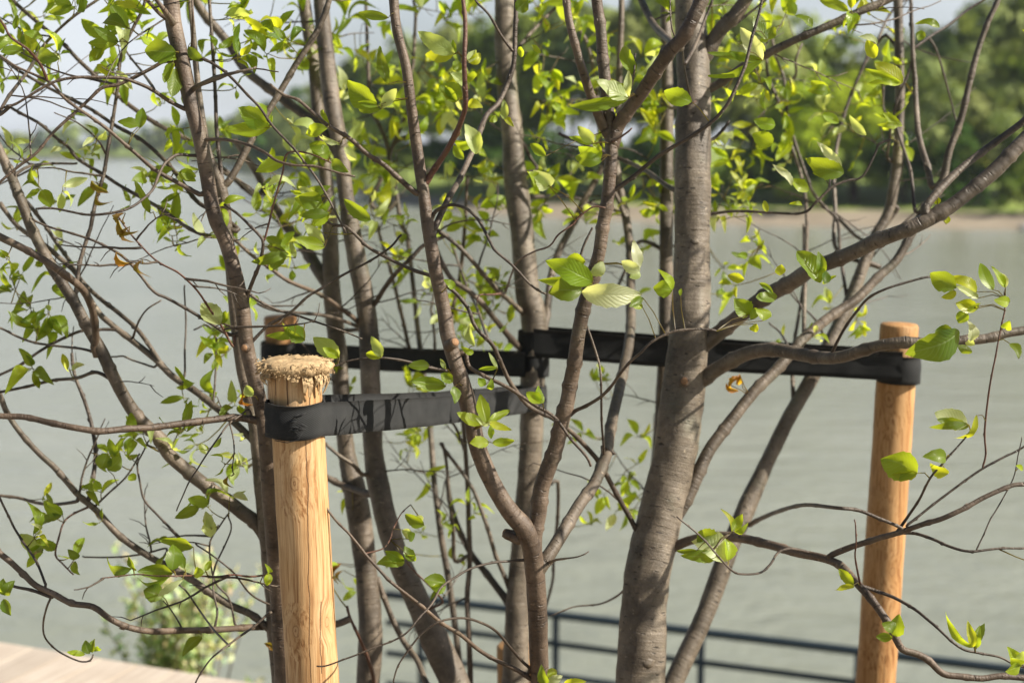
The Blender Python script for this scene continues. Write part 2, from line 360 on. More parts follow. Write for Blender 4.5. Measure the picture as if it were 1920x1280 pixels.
BR = """
fork Z 31 20 2.1 young|1001,1045 1002,1005 1008,965 1012,920 1025,880 1044,830 1056,777 1066,740 1076,680 1085,625 1098,568 1112,520 1125,470 1132,420 1140,370 1145,320 1146,275 1141,235 1137,180 1132,120 1126,60 1117,0 1113,-90
fork D 19 13 2.05 young|1742,800 1735,770 1690,680 1640,550 1590,400 1545,250 1510,120 1490,0 1470,-200
fork Z 26 27 2.0 young|1150,268 1156,240 1180,203 1203,172 1250,102 1278,70 1297,35 1315,0 1345,-80 1370,-170
fork F 19 17 2.185 young|1225,480 1190,462 1165,452 1150,442
fork D 12 7 2.0 red|705,1030 725,1000 780,920 850,800 910,660 930,560 920,350 925,150 915,0 910,-150
fork D 7 4 2.04 twig|740,1225 770,1175 850,1140 930,1160 990,1215 1030,1280 1070,1350 1110,1410 1210,1500 1300,1590 1380,1640
fork D 11 5 2.07 young|655,1075 560,990 480,920 380,860 300,790 200,720 100,640 0,560 -80,530 -160,470
fork E 6 3 2.05 twig|870,825 720,800 600,765 480,745 370,745 280,760 200,790 150,800
fork E 8 5 2.1 young|930,720 950,790 1050,850 1150,900 1230,950 1320,1010 1430,1080 1520,1200 1600,1290 1630,1350
fork F 9 4 2.05 young|1300,1260 1200,1200 1100,1150 1000,1090 900,1010 800,950 700,870 620,800 530,720 450,640 370,560 280,450 210,380 145,285 100,180
fork F 6 3 2.02 twig|1290,1200 1250,1160 1180,1080 1100,990 1000,940 900,920 780,940 690,1000 620,1090 560,1180 530,1280
fork F 5 3 2.0 twig|1230,595 1190,600 1080,610 960,640 870,690 790,750 740,840 680,910 600,1000 480,1060 380,1105 270,1150 160,1185 100,1185
fork F 25 9 3.05 stem|1330,660 1360,620 1400,560 1480,430 1560,290 1640,180 1690,80 1720,0 1760,-220 1801,-410 1845,-660 1850,-900 1852,-1080 1830,-1280 1780,-1530 1756,-1725 1780,-1960 1792,-2230 1800,-2530 1805,-2900
fork E 7 4 2.0 twig|1500,1075 1540,1040 1600,1010 1680,960 1740,900 1790,830 1850,760 1904,715 1960,660 2030,620 2120,590 2230,590 2330,595
fork D 9 5 2.02 twig|1755,1060 1830,1010 1904,950 1990,880 2080,820 2180,760 2300,690 2380,600 2430,500 2480,380 2530,230 2575,60 2600,-100
fork D 12 8 2.35 twig|752,1280 830,1120 890,1010 940,900 1000,760 1050,640 1110,580 1160,480 1200,350 1205,150 1215,0 1220,-120
fork D 6 4 2.3 twig|1200,290 1130,200 1060,80 985,0 940,-70
fork D 5 3 2.05 twig|1760,640 1830,560 1870,440 1880,300
fork F 5 2 2.05 twig|1400,605 1440,590 1500,580 1560,570 1620,545
fork D 5 3 2.0 red|1750,790 1800,760 1860,715
main Z 10 6 2.2 twig|1195,993 1180,970 1150,915 1128,876 1110,850 1080,815 1040,785 1014,773 990,759 970,736 953,712 936,675 923,645 899,622 886,605 876,578 856,551 835,534 808,517 780,508 740,490 695,465 664,438 645,425 620,420 600,400
main H 30 15 2.2 stem|345,760 380,735 430,700 500,660 590,625 700,615 830,635 940,650 1040,645 1150,610 1250,585 1370,575 1500,580 1620,570 1720,560 1830,530 1920,515 2050,480
main Z 30 27 2.25 stem|1295,670 1320,645 1345,625 1375,602 1412,574 1450,548 1488,525 1527,501 1566,486 1604,470 1643,451 1681,436 1720,419 1778,388 1825,352 1870,315 1920,262 1990,190
main G 16 12 2.3 stem|1420,1000 1500,900 1600,800 1700,720 1800,650 1894,580 2000,470
main Z 26 9 2.70 stem|1248,1000 1272,962 1290,930 1306,895 1332,840 1373,785 1412,736 1450,698 1488,658 1519,624 1565,586 1604,560 1643,520 1677,491 1700,455 1716,425 1735,390 1766,345 1780,285 1800,230 1815,165 1832,100 1852,45 1872,0 1890,-60
main G 13 7 2.85 stem|1500,870 1455,900 1430,800 1390,650 1370,450 1360,230 1352,100 1350,0
main I 19 11 2.15 young|170,480 215,455 280,425 350,408 450,398 560,410 680,440 800,480 900,500 980,520 1050,560 1110,630 1180,710 1240,790 1290,880 1330,950 1400,975 1460,1010 1530,1070 1620,1080 1720,1090 1800,1080 1920,1090 2000,1100
main I 12 8 2.1 young|975,497 1080,450 1200,410 1300,385 1420,350 1520,320 1620,270 1710,220 1800,180 1870,155 1920,152 2000,140
main I 7 4 2.1 twig|1120,640 1200,665 1290,700 1390,760 1460,820 1530,880 1620,950 1700,970 1800,990 1860,1020 1920,1040
main I 7 4 2.1 twig|1300,385 1390,390 1480,420 1560,455 1650,475 1780,465 1920,460
sweeping I 9 6 2.15 twig|590,345 610,330 700,290 800,260 880,250 1000,265 1120,280 1220,315 1300,352 1330,365
main I 4 2.5 2.05 red|1125,640 1110,580 1095,500 1100,430 1095,320
main I 5 3 2.0 twig|870,480 780,460 720,480 690,530 640,575 550,585 500,570 430,500 370,430 300,360 230,305
main I 6 3 2.05 twig|1300,385 1360,300 1420,210 1470,110 1520,50 1580,-10 1640,-80 1660,-110
main I 5 4 2.15 twig|1350,350 1480,250 1600,160 1740,60 1870,0 1960,-60
main H 6 4 2.15 twig|985,630 1040,520 1100,430 1160,360 1240,320 1340,290 1450,258 1520,255
main I 3 2 2.12 twig|1690,465 1740,360 1800,260 1870,120 1890,0 1910,-80
main H 4 3 2.12 red|1720,1180 1735,1116 1730,1000 1750,800 1790,600 1830,420 1825,330
main G 16 14 2.5 stem|385,425 460,380 560,310 700,240 830,180 950,130 1080,70 1200,20 1300,-30
main G 30 24 2.6 stem|350,280 390,220 440,140 500,80 560,0 620,-90
main G 5 2 2.2 twig|300,500 265,330 250,230 205,150 195,0 190,-80
main G 5 2 2.5 red|200,520 290,500 320,485
main G 15 11 2.7 stem|230,230 200,200 120,120 60,0 20,-80
main G 7 4 2.55 twig|270,300 320,200 360,100 400,0 430,-60
main G 6 4 2.6 twig|440,90 490,130 560,80 660,0 720,-60
main G 6 4 2.5 twig|390,1030 500,1015 650,1015 830,1020 900,970 970,900 1050,870 1120,850 1180,740 1200,690 1260,670
main G 7 5 2.62 twig|390,670 440,630 480,580
main F 5 2 2.7 young|1860,720 1780,790 1680,840 1550,850 1480,870 1400,905
main E 12 9 2.8 twig|1240,690 1120,560 1040,460 960,380 860,310 800,210 760,120
main G 10 6 2.9 twig|210,910 80,820 0,780 -100,740 -200,700 -340,640
sweeping G 7 5 3.1 stem|1290,1000 1140,1150 1000,1050 890,940 850,850 800,700 760,560 740,380 700,270 680,150
sweeping G 9 6 3.15 stem|1200,1280 1000,1200 990,1000 985,850 1000,680 1030,550 1080,420 1140,280 1180,200
sweeping G 8 6 3.1 stem|840,1600 850,1200 850,1000 820,830 770,680 720,500 670,370 650,250
sweeping G 6 4 3.0 stem|755,420 800,360 800,290 830,210
sweeping G 7 5 2.85 twig|1370,1010 1350,830 1310,700 1275,560 1290,480 1350,320 1365,230
sweeping G 5 4 2.95 stem|1240,760 1255,600 1220,520 1218,410
sweeping G 6 4 2.9 twig|1375,225 1450,170 1530,120 1620,50 1700,0 1760,-50
sweeping G 6 4 3.1 twig|1300,250 1230,170 1190,210 1230,100 1290,20 1380,-20
sweeping H 5 3 2.9 twig|955,560 920,490 880,440 830,390 780,330
sweeping H 7 5 3.0 twig|1060,360 1030,200 1020,0 980,-60
sweeping H 5 3 2.8 twig|770,590 730,520 680,480
sweeping H 8 5 3.05 stem|800,860 790,740 800,600 830,420 850,280 850,140 850,0
sweeping G 4 3 2.9 twig|1480,260 1560,540 1590,650
curved Z 18 16 2.9 stem|640,300 595,232 571,215 534,188 497,161 460,131 430,87 403,50 370,10 350,-30
curved Z 10 7 2.7 twig|700,572 722,540 748,507 775,480 796,458 840,440
curved E 9 6 2.6 young|340,555 300,520 130,400 0,340 -80,300 -170,240 -260,180 -350,100 -410,60
curved F 8 6 2.7 stem|360,120 300,60 220,0 150,-60
curved F 3 2 2.4 red|380,555 470,530 510,480 530,420 570,340 625,285
curved F 8 5 2.6 red|420,1280 380,1130 330,1010 290,920 270,850
curved F 12 10 2.85 stem|740,1320 660,1150 590,1050 530,930 480,800 440,690
curved F 13 11 2.85 twig|400,225 300,195 230,170 150,130 60,120
curved F 4 3 2.6 red|800,830 760,770 700,710 640,650 600,600
pair Z 26 10 3.0 stem|618,535 598,507 571,464 534,420 504,370 484,329 460,290 440,262
pair Z 8 4 2.6 twig|672,615 640,600 600,590 510,580 470,560 455,545
pair D 9 8 3.2 stem|480,1180 400,1130 480,950 530,800 620,760 700,700
pair D 8 6 3.2 stem|530,800 580,680 620,560 625,420 640,350 650,100 640,0
rear Z 15 9 3.0 stem|960,1140 953,1129 930,1099 906,1068 883,1038 862,994 846,947 838,900
rear F 9 6 2.9 stem|1195,800 1150,700 1100,560 1060,430 1020,320 970,200 900,90 830,0 790,-60
rear Z 10 7 2.7 stem|985,590 950,560 936,548 909,517 883,487 852,457 819,430 790,400
rear Z 15 11 3.1 stem|1010,660 1022,600 1034,520 1050,470 1077,415 1097,370 1125,320 1140,290 1160,230
rear D 8 5 3.1 stem|1200,290 1300,180 1400,80 1470,10 1540,-40
rear Z 8 5 3.1 stem|1000,930 1040,900 1046,915 1044,980 1038,1040 1036,1090 1020,1150
rear D 7 4 3.0 twig|1330,950 1300,890 1250,790 1180,670 1100,580 1040,545
rear D 9 5 3.2 twig|1320,1100 1500,1100 1650,1140 1790,1180
shadowed D 9 6 3.1 stem|1850,1280 1800,1150 1700,900 1660,500 1610,250 1560,150 1540,50
shadowed D 8 5 3.15 stem|2040,1400 1900,1350 1830,1500 1760,1640 1700,1700
leaning Z 14 11 2.02 young|492,790 470,786 437,783 380,788 336,794 286,802 235,804 188,807 151,803 101,794 50,781 0,779 -40,772
leaning A 8 4 2.04 young|1040,610 940,560 850,500 760,460 680,435 560,430 430,430 310,450 200,510 80,580 0,605 -60,640
leaning A 7 5 2.1 young|1000,365 930,345 850,385 740,440 650,475 570,490 500,550 430,610 350,680 270,760 200,850 100,930 0,1020 -60,1100
leaning A 9 4 2.0 twig|1075,500 1130,470 1220,430 1320,400 1430,375
leaning A 9 4 2.05 young|1110,1085 1080,1070 950,1000 850,940 760,860 680,790 600,720 520,660 430,600 350,540 300,480 260,450 170,410 80,370 0,315 -60,280
leaning A 6 4 2.0 red|260,440 220,360 150,280 60,210 30,150 0,110
leaning A 7 4 2.0 young|1100,795 1130,780 1250,775 1370,800 1470,850 1540,900 1640,925 1760,935 1900,965 1980,985
leaning A 6 4 2.05 twig|1045,330 1140,330 1220,380 1300,450 1380,530 1450,600 1520,700 1600,790 1700,900 1770,1000 1830,1110 1900,1250 1930,1300
leaning A 5 4 2.05 young|1060,300 1070,250 1075,100 1075,0 1080,-60
leaning A 9 6 2.08 young|990,140 900,90 830,20 790,-20
leaning A 12 7 2.05 young|970,140 920,60 870,-10
leaning B 8 5 2.1 twig|1375,450 1380,400 1420,290 1460,200 1470,110 1450,70 1380,0 1330,-50 1250,-110
leaning B 4 3 2.08 red|1475,90 1500,0 1530,-120 1570,-280 1600,-390 1720,-390 1850,-340
leaning B 7 4 2.1 twig|1285,620 1150,540 1050,480 930,410 870,380 780,280 680,180 540,100 400,50 270,10 180,-30
leaning B 5 3 2.05 red|1300,680 1240,570 1170,470 1100,370 1000,280 870,200 760,90 690,0 650,-60
leaning A 6 4 2.0 twig|1060,870 980,870 920,910 880,980 850,1060 780,1130 700,1170 600,1190 500,1195 400,1180 300,1165 200,1165
leaning B 6 4 2.15 twig|1400,660 1500,560 1620,490 1720,400 1790,360 1900,290 2060,210 2180,130 2240,60
leaning B 6 3 2.2 twig|1380,380 1450,430 1560,480 1700,520 1900,590 2020,640
leaning C 4 2 2.0 red|1560,660 1500,675 1400,690 1300,680 1200,690 1060,680 960,680 850,685 750,680 650,690 560,698
leaning C 5 3 2.0 twig|1560,870 1500,890 1420,960 1330,1020 1250,1080 1180,1140 1130,1210 1090,1280
leaning B 4 2.5 2.1 twig|1410,1090 1390,1030 1350,1060 1280,1110 1220,1190 1150,1290 1100,1370 1060,1430 1020,1520 985,1600
leaning B 3 2 2.1 twig|1280,1110 1300,1180 1310,1260 1300,1350 1305,1395
second Z 14 10 2.4 stem|417,349 427,343 447,312 480,249 517,188 551,128 591,67 618,0 640,-80
second Z 8 6 2.4 twig|417,343 413,300 408,252 403,180 397,60 393,0 392,-60
second Z 28 17 2.35 stem|512,1045 497,1005 477,978 454,961 423,937 390,914 356,887 319,855 296,820 262,786 232,743 208,699 188,655 161,608 138,568 114,531 87,487 62,435 42,380 22,330 0,285 -25,230
second Z 14 14 2.2 young|180,665 176,650 178,632 175,601 168,568 151,538 111,507 77,484 34,460 0,443 -40,420
second Z 15 8 2.5 stem|500,850 470,820 433,786 403,763 363,732 323,706 289,672 249,638 215,611 181,578 144,514 111,484 81,457 34,423 0,380
second Z 9 7 2.55 stem|300,680 289,662 259,622 222,588 188,561 151,524 130,490 100,450 60,390 20,350
second Z 8 6 2.4 twig|140,560 145,524 151,487 165,437 168,430 178,383 192,336 202,279 212,222 220,161 228,101 249,54 269,13 280,-40
second Z 15 10 2.45 stem|540,1210 525,1195 504,1179 470,1152 433,1135 396,1112 356,1085 323,1065 286,1045 249,1021 215,994 181,958 148,931 124,901 101,874 74,850 37,810 13,776 0,742 -20,700
second Z 13 11 2.2 young|625,1170 570,1172 524,1173 470,1174 420,1178 370,1181 329,1183 286,1183 249,1176 208,1159 175,1137 134,1132 101,1115 67,1099 44,1078 20,1055 0,1038 -30,1010
second C 7 5 2.2 twig|290,800 180,760 90,745 0,720
second C 7 5 2.5 twig|430,265 300,280 200,270 100,245 0,235 -60,220
second C 5 4 2.3 twig|255,730 250,720 200,600 120,480 60,380 0,240 -20,150
second C 4 3 2.3 twig|285,800 260,860 240,960 250,1030 300,1090 370,1130 450,1158 500,1150 520,1120
second B 7 5 2.4 twig|615,862 530,830 430,860 300,870 150,905 0,940 -60,955
second B 6 5 2.45 twig|680,600 650,590 560,590 450,600 330,650 220,710 100,790 0,840 -60,870
second B 5 4 2.4 twig|525,715 450,695 330,680 200,660 100,630 0,580 -60,550
second C 9 6 2.5 twig|480,280 500,240 515,150 530,0 510,-170 470,-300 420,-430 400,-560
second B 4 3 2.4 twig|740,640 770,560 820,480 900,425
second B 4 3 2.5 twig|860,800 740,760 690,735 620,740
second B 4 3 2.5 twig|1030,840 1030,700 1035,560 1030,340
second B 4 3 2.5 twig|1190,990 1200,880 1205,700 1200,620 1150,560 1080,590
second A 9 6 2.5 twig|1330,1280 1200,1180 1100,1120 950,930 800,790 640,700 520,620 400,560 260,490 120,400 0,310
second A 10 7 2.55 twig|1420,1090 1250,950 1060,790 960,740 850,680 720,590 640,520 520,410 430,330 330,230 200,120 70,10 20,-40
second A 7 5 2.4 twig|60,590 0,640 40,560 150,400 220,280 310,180 430,80 550,0 620,-50
second A 8 6 2.5 twig|1180,1320 1060,1280 900,1170 800,1110 660,1030 570,970 430,890 370,810 290,750 200,680 60,600
second A 6 4 2.5 twig|90,970 160,930 270,915 430,912
second A 7 5 2.5 twig|1420,1090 1340,1010 1250,960 1180,900
second A 6 4 2.5 twig|850,480 780,380 700,280
second C 5 3 2.4 twig|1000,470 940,410 870,340 800,260 780,160 770,60 800,0 840,-80
second C 4 3 2.4 twig|540,285 600,230 700,140 760,50 780,0
second C 4 3 2.4 red|490,300 370,370 330,470 310,560 350,610 410,675
second C 4 3 2.4 twig|1310,950 1270,800 1200,720 1170,600 1180,480 1230,400 1280,330
second C 4 3 2.4 twig|1200,960 1210,880 1190,760 1200,640 1240,540 1290,420 1270,340
second C 4 3 2.3 twig|1560,860 1480,830 1400,780 1300,660 1180,560 1090,500
second C 4 3 2.3 twig|1280,1070 1200,980 1120,880 1040,770 980,720
second C 4 3 2.5 twig|930,530 800,560 640,575 460,573
second C 3 2 2.3 twig|1010,965 960,880 910,820
thin F 8 6 2.9 stem|960,560 870,600 860,450 840,250 820,50 800,-60
thin E 6 4 2.9 twig|930,1280 890,1170 840,1080 800,1000
slim E 8 6 3.1 stem|620,700 560,450 510,250 460,80 440,0
slim E 6 4 3.1 stem|760,700 745,500 740,480 760,380
rear E 6 4 2.9 stem|1060,650 1000,470 950,380 900,250 860,130
main E 5 4 2.3 twig|1760,1280 1690,1240 1700,1280 1690,1100 1690,900 1680,780 1640,650 1605,560 1600,520
fork E 6 4 2.15 twig|1600,400 1560,330 1570,200 1580,140 1640,20
fork E 4 3 2.08 red|1150,385 1190,270 1220,210 1320,150 1400,120 1450,60 1530,0 1560,-40 1640,-95 1710,-90
fork E 5 2 2.06 red|1150,385 1080,395 1010,400 995,450
"""
# leaves traced one by one: owner tile depth | base x,y > tip x,y width tone ...
LEAVES = """
leaning A 2.1|980,290>800,282,125,g 985,315>900,330,55,g 965,350>925,470,75,g 990,380>955,545,90,g 1050,260>1130,350,60,d 1500,708>1330,600,110,g 1505,712>1262,730,105,y 1495,706>1360,640,60,p 780,715>795,600,62,g 775,705>655,672,65,g 1600,885>1425,960,75,y 1820,715>1700,750,60,y 1835,862>1735,800,95,g 1900,810>1780,755,22,p 1775,1110>1640,1105,95,y 1840,1195>1668,1215,60,g 1835,1180>1740,1265,55,y 1780,1110>1660,1040,50,p
leaning A 2.15|660,235>498,245,65,g 660,235>520,150,55,g 700,150>560,110,80,d 710,160>620,30,85,g 765,35>650,18,45,y 640,240>580,280,35,y 1000,960>1095,985,60,y 1000,960>1090,1010,55,g 20,190>0,80,75,g 80,165>100,85,35,g 130,280>0,290,60,g 330,330>190,290,80,d 240,210>130,180,50,g 420,40>265,75,50,g 400,30>300,0,60,g 840,1190>760,1010,50,g 620,420>540,360,50,y 600,370>560,335,30,y
leaning B 2.12|1480,80>1570,115,55,g 1610,165>1400,220,60,g 1600,170>1490,255,75,d 1600,160>1480,120,50,g 1810,130>1655,85,75,y 1810,110>1700,0,65,p 1650,190>1620,100,35,p 1230,560>1125,440,110,p 1240,555>1260,480,50,g 1640,630>1490,620,45,g 1700,650>1600,570,95,g 1700,645>1560,560,40,g 1890,740>1750,620,110,p 1895,745>1800,690,50,y 1410,960>1370,900,60,p
leaning C 2.02|965,665>775,650,95,g 735,640>580,612,75,d 760,650>715,575,40,g 960,650>975,500,95,g 1030,640>985,540,50,g 1080,520>905,470,75,g 940,690>760,725,40,g 910,800>800,760,100,g 1020,700>870,800,40,p 1140,665>1075,670,60,y 1145,655>1180,595,35,y 1500,665>1490,740,45,y 1500,665>1490,625,28,y 500,1115>470,1040,55,g 515,1110>525,1030,45,g 520,1100>570,1080,30,y 475,1120>370,1105,32,y 30,790>10,700,70,g 30,790>70,710,65,g 20,810>60,905,60,d 10,770>-40,720,60,y
second C 2.3|350,340>240,270,75,g 345,345>205,395,50,d 510,160>480,210,60,g 530,150>565,200,55,y 560,85>600,0,90,g 600,90>680,20,80,g 720,120>760,150,50,y 1165,280>1050,250,70,g 1110,300>975,360,60,g 240,540>100,450,80,p 290,530>230,470,60,g 240,550>150,540,90,g 210,560>150,630,45,y 300,540>250,480,60,g 440,580>380,540,50,d 420,600>435,680,50,g 1210,410>1120,420,90,p 1180,420>1150,320,60,p 1130,1020>1010,1120,60,g
leaning D 2.05|440,600>265,450,130,g 455,610>300,560,70,g 460,600>550,490,60,p 440,590>330,570,40,g 870,300>665,180,95,p 865,305>700,310,75,y 870,300>860,220,30,g 500,100>330,70,50,g 500,470>440,250,60,g 905,560>785,480,120,g 160,715>35,740,65,y 170,690>120,600,30,y 165,880>75,820,80,g 225,800>115,770,28,p 130,1130>0,1100,110,g 170,1195>0,1200,55,g 170,1200>75,1260,50,y 400,1230>250,1110,80,g 190,890>265,960,60,d 880,570>820,480,60,g
fork D 2.08|1105,650>1065,680,40,y 1150,670>1150,560,50,p 1150,660>1195,700,35,y 985,860>935,680,80,p 990,860>1010,730,55,p 975,810>860,790,55,y 920,890>860,810,50,g 950,350>1020,300,60,y 945,350>990,280,50,p 905,350>860,390,60,g 940,430>1000,430,60,y 945,580>1020,590,55,y 930,480>845,400,60,p 1300,250>1355,300,28,y 1220,290>1265,290,55,y 1215,60>1280,0,80,d
fork D 2.02|1840,550>1660,450,105,p 1840,545>1515,600,75,g 1845,540>1755,470,70,y 1845,540>1840,390,45,p 1870,420>1805,240,75,y 1865,420>1870,330,40,y 1645,800>1560,700,70,p 1640,805>1520,760,40,g 1690,880>1560,830,95,y 1690,900>1540,880,80,g 1690,870>1640,780,40,y 1405,1040>1320,960,100,p 1400,1040>1270,960,60,y 1380,870>1290,800,55,g
fork E 2.02|1640,320>1390,200,125,y 1640,330>1330,310,70,y 1580,375>1390,370,130,g 1640,320>1450,330,80,g 1700,210>1620,290,80,p 1600,210>1500,190,90,g 1580,380>1920,400,130,w 1900,250>1870,90,60,w 1905,260>1800,210,70,w 1900,260>1850,300,60,p 1920,410>1840,460,50,g 460,745>410,620,60,p 460,745>370,720,45,y 820,905>625,870,80,g 860,880>790,830,60,g 870,905>875,1000,60,g 730,790>610,790,60,g 820,810>790,750,25,p 1110,805>1060,715,22,p 1110,800>1000,810,25,y 865,360>820,310,45,y 980,680>940,560,55,p 975,720>910,690,35,y
fork E 2.03|1050,1110>1010,945,70,y 1030,1110>880,1060,70,y 1060,1100>1180,1040,50,y 1060,1105>1185,1150,40,y 1070,1120>1075,1200,35,y 1060,1220>955,1220,70,y 1080,1220>1205,1215,55,y 1040,1230>980,1180,45,p 1060,1120>990,1080,40,p 1360,1000>1270,940,70,y 1360,1000>1330,910,50,y 1040,900>1000,860,45,y 1060,920>1080,870,40,y
curved F 2.3|590,610>435,600,75,g 590,600>480,540,60,g 640,600>590,520,60,g 820,720>700,700,80,g 820,740>740,750,60,g 700,400>590,340,70,g 690,390>650,350,60,p 640,460>580,430,60,p 640,480>610,440,50,g 650,600>600,560,55,y
fork F 2.1|1380,1280>1350,1190,60,g 1390,1280>1470,1240,60,p 1480,1280>1600,1270,45,y 1390,1250>1440,1200,50,y
main G 2.15|300,488>162,440,85,y 640,290>530,130,75,w 640,290>375,260,50,g 640,290>385,385,45,g 660,190>590,80,60,g 660,190>700,130,50,g 650,250>610,200,40,p 580,290>480,250,40,g
main G 2.3|1310,400>1180,300,85,y 1300,405>1160,390,35,y 1300,395>1130,330,40,g 960,450>870,390,60,y 970,440>860,430,50,g 1005,590>925,545,50,y 1135,650>1055,560,40,p 1020,800>900,680,45,w 1030,830>850,770,95,g 1020,835>880,830,50,y 780,890>700,790,40,w 860,915>770,860,60,y 690,690>590,640,80,y 700,600>600,580,60,y 1310,605>1210,540,40,y 1300,600>1200,600,30,y 1190,210>1110,170,40,p 1180,280>1140,190,60,y 1490,130>1380,100,40,g 1420,180>1370,160,45,g 1480,980>1470,940,35,y 1520,1075>1525,1030,35,y 665,1015>640,960,35,y 830,985>770,975,22,y 880,130>800,70,50,g
main H 2.08|210,320>115,310,80,y 210,320>155,220,40,y 65,405>0,370,50,y 250,350>250,310,18,y 930,285>815,130,115,g 935,240>925,140,50,g 950,290>960,230,50,d 940,290>1005,250,25,g 585,440>510,365,90,g 610,460>600,400,60,g 650,470>640,400,80,y 720,350>610,360,60,g 730,250>740,200,50,y 700,340>630,280,30,g 620,485>590,520,45,y 560,270>480,250,50,y
main H 2.05|1605,520>1360,640,150,d 1570,515>1480,520,60,d 1640,590>1620,630,70,g 1660,570>1660,470,60,w 1680,590>1640,560,40,p 1590,310>1460,240,95,g 1690,330>1560,250,60,y 1770,320>1700,190,65,y 1830,310>1765,205,40,y 1830,310>1800,240,50,p 1700,360>1590,300,45,p 1690,410>1580,380,70,y 1640,420>1600,480,60,g 1850,580>1900,650,60,g 1850,380>1780,370,50,y 1830,510>1850,470,50,y 1700,400>1650,400,60,y 1590,330>1520,360,40,y 1645,975>1485,920,105,p 1640,970>1465,990,35,g 1650,985>1490,950,55,g 1690,930>1610,1065,40,y
main I 2.05|1400,95>1225,10,160,g 1400,95>1280,100,60,y 1540,20>1440,10,70,g 1550,100>1465,60,60,y 1915,75>1880,60,30,y 480,520>315,400,130,p 425,450>330,380,110,g 480,520>470,410,80,y 420,510>260,495,60,g 330,470>230,475,30,g 500,380>465,270,35,y 505,380>550,295,45,y 510,380>578,350,35,y 1090,640>1020,560,50,y 1095,645>1000,655,35,y 1280,895>1200,890,45,g 1300,890>1310,785,70,g 1280,870>1235,815,80,g 1670,940>1530,805,40,y 1670,940>1650,820,45,y 1680,940>1725,820,45,g 1690,945>1700,840,40,y 1900,1020>1840,940,50,y 1900,1030>1830,1060,60,y 1900,1020>1920,960,50,p 1910,1030>1860,1000,60,y
"""
# leaf clusters: owner-free, x,y,n,size,tone[,depth]; joined to the nearest twig
CL = """30,35,4,52,g 60,55,4,50,g 85,28,4,48,g 22,92,5,60,g 60,100,4,50,y 108,100,4,56,g 197,75,5,60,g 215,22,5,62,g 225,52,4,56,d 214,130,3,46,y 140,12,3,50,g 90,150,4,50,g 10,150,3,46,g
180,255,3,46,p 120,272,2,40,g 45,300,3,46,g 172,285,3,50,p 72,352,5,58,g 122,358,3,48,p 288,345,5,58,g 335,352,3,50,g 278,330,4,52,g 318,425,6,60,g 332,450,4,54,g 388,440,4,48,p 300,400,3,44,g
450,105,5,64,g 478,72,6,62,d 455,30,4,60,g 520,58,5,62,g 430,30,3,60,p 470,95,4,56,g 500,100,4,52,g 540,80,4,50,d 395,378,4,52,g 505,310,3,56,g 22,540,4,58,g 60,560,6,62,g 90,590,5,60,g 70,615,5,58,g 60,690,5,62,d 20,520,3,48,g 105,520,3,48,g
215,860,4,48,g 130,690,3,40,p 262,830,3,50,p 390,645,4,54,y 405,660,4,54,y 422,620,3,54,p 350,720,3,44,g 345,750,2,42,g 392,740,3,48,g 95,960,3,46,g 62,1020,4,58,g 135,1040,2,42,g 385,945,3,52,g 392,982,3,48,p 432,925,3,46,p
325,1028,3,58,d 205,850,3,46,g 165,912,3,44,g 510,468,4,60,g 505,375,3,56,y 480,395,3,50,g 575,370,4,54,g 596,435,3,48,y 330,240,3,52,y 330,290,4,54,y 350,260,3,46,g 545,232,3,50,p 300,120,2,50,p
250,820,3,50,g 235,845,3,52,d 330,840,3,40,p 345,800,4,50,g 385,770,3,46,y 390,840,3,44,g 420,870,3,42,y 450,870,3,40,p 455,735,3,50,y 440,760,3,46,g"""
WITHER = "185,350,34,b 192,372,30,b 236,425,40,b 242,440,34,b 228,412,30,b 268,502,30,b 230,485,34,o 430,902,22,b 632,1074,34,o 628,1065,30,o 640,1080,24,b 1378,718,30,o 1372,726,26,o 1385,712,24,o 462,750,26,o 458,738,18,b 505,1212,24,b 460,752,20,o"
# ------------------------------------------------------------------ build the tree
TREE = empty('multi_stem_tree', (BASE.x, BASE.y, 0), 'young multi-stemmed tree with smooth brown bark and fresh spring leaves, tied to wooden stakes', 'tree')
samples = {}   # owner -> list of (px, py, depth, width)
stem_ob = {}
foliage = {}
def to3(A):
    return [P(a[0], a[1], a[3]) for a in A], [a[2]/2*a[3]/FPX for a in A]
for name, (mat, off, s) in STEMS.items():
    pts = [tuple(float(v) for v in q.split(',')) for q in s.split()]
    A = catmull([(p[0], p[1], p[2], p[3]) for p in pts], 9 if pts[3][2] > 14 else 12)
    p3, r = to3(A)
    b = Vector((BASE.x+off[0], BASE.y+off[1], -.06))
    low = []; rl = []
    d0 = (p3[0]-p3[6]).normalized(); h = (p3[0]-b).length
    for k in range(10):
        t = k/10
        q = b*((1-t)**2) + (p3[0]+d0*h*.45)*(2*t*(1-t)) + p3[0]*(t*t)
        low.append(q); rl.append(r[0]*(1.45-.45*t))
    samples[name] = [(a[0], a[1], a[3], a[2]) for a in A]
    mb = MB(); wpx = pts[3][2]
    tube(mb, low+p3, rl+r, 28 if wpx > 50 else 20 if wpx > 24 else 12, rough=.10 if wpx > 30 else .09, seed=len(samples))
    rn = random.Random(name)
    # pruning scars, knots and buds on the stem
    n3 = len(p3)
    for k in range(int(n3*.07)):
        i = rn.randrange(4, n3-4); a = rn.uniform(0, 6.28)
        t = (p3[i+1]-p3[i-1]).normalized(); o = t.orthogonal().normalized(); o = Matrix.Rotation(a, 3, t) @ o
        rr = r[i]*rn.uniform(.10, .2); c = p3[i]+o*r[i]*.93
        tube(mb, [c-o*rr, c+o*rr*.1, c+o*rr*.45+t*rr*.2, c+o*rr*.5+t*rr*.2], [rr*2.2, rr*1.7, rr*.9, rr*.4], 9)
    stem_ob[name] = mb.build('trunk', M[mat], TREE, origin=p3[0])
    foliage[name] = MB()

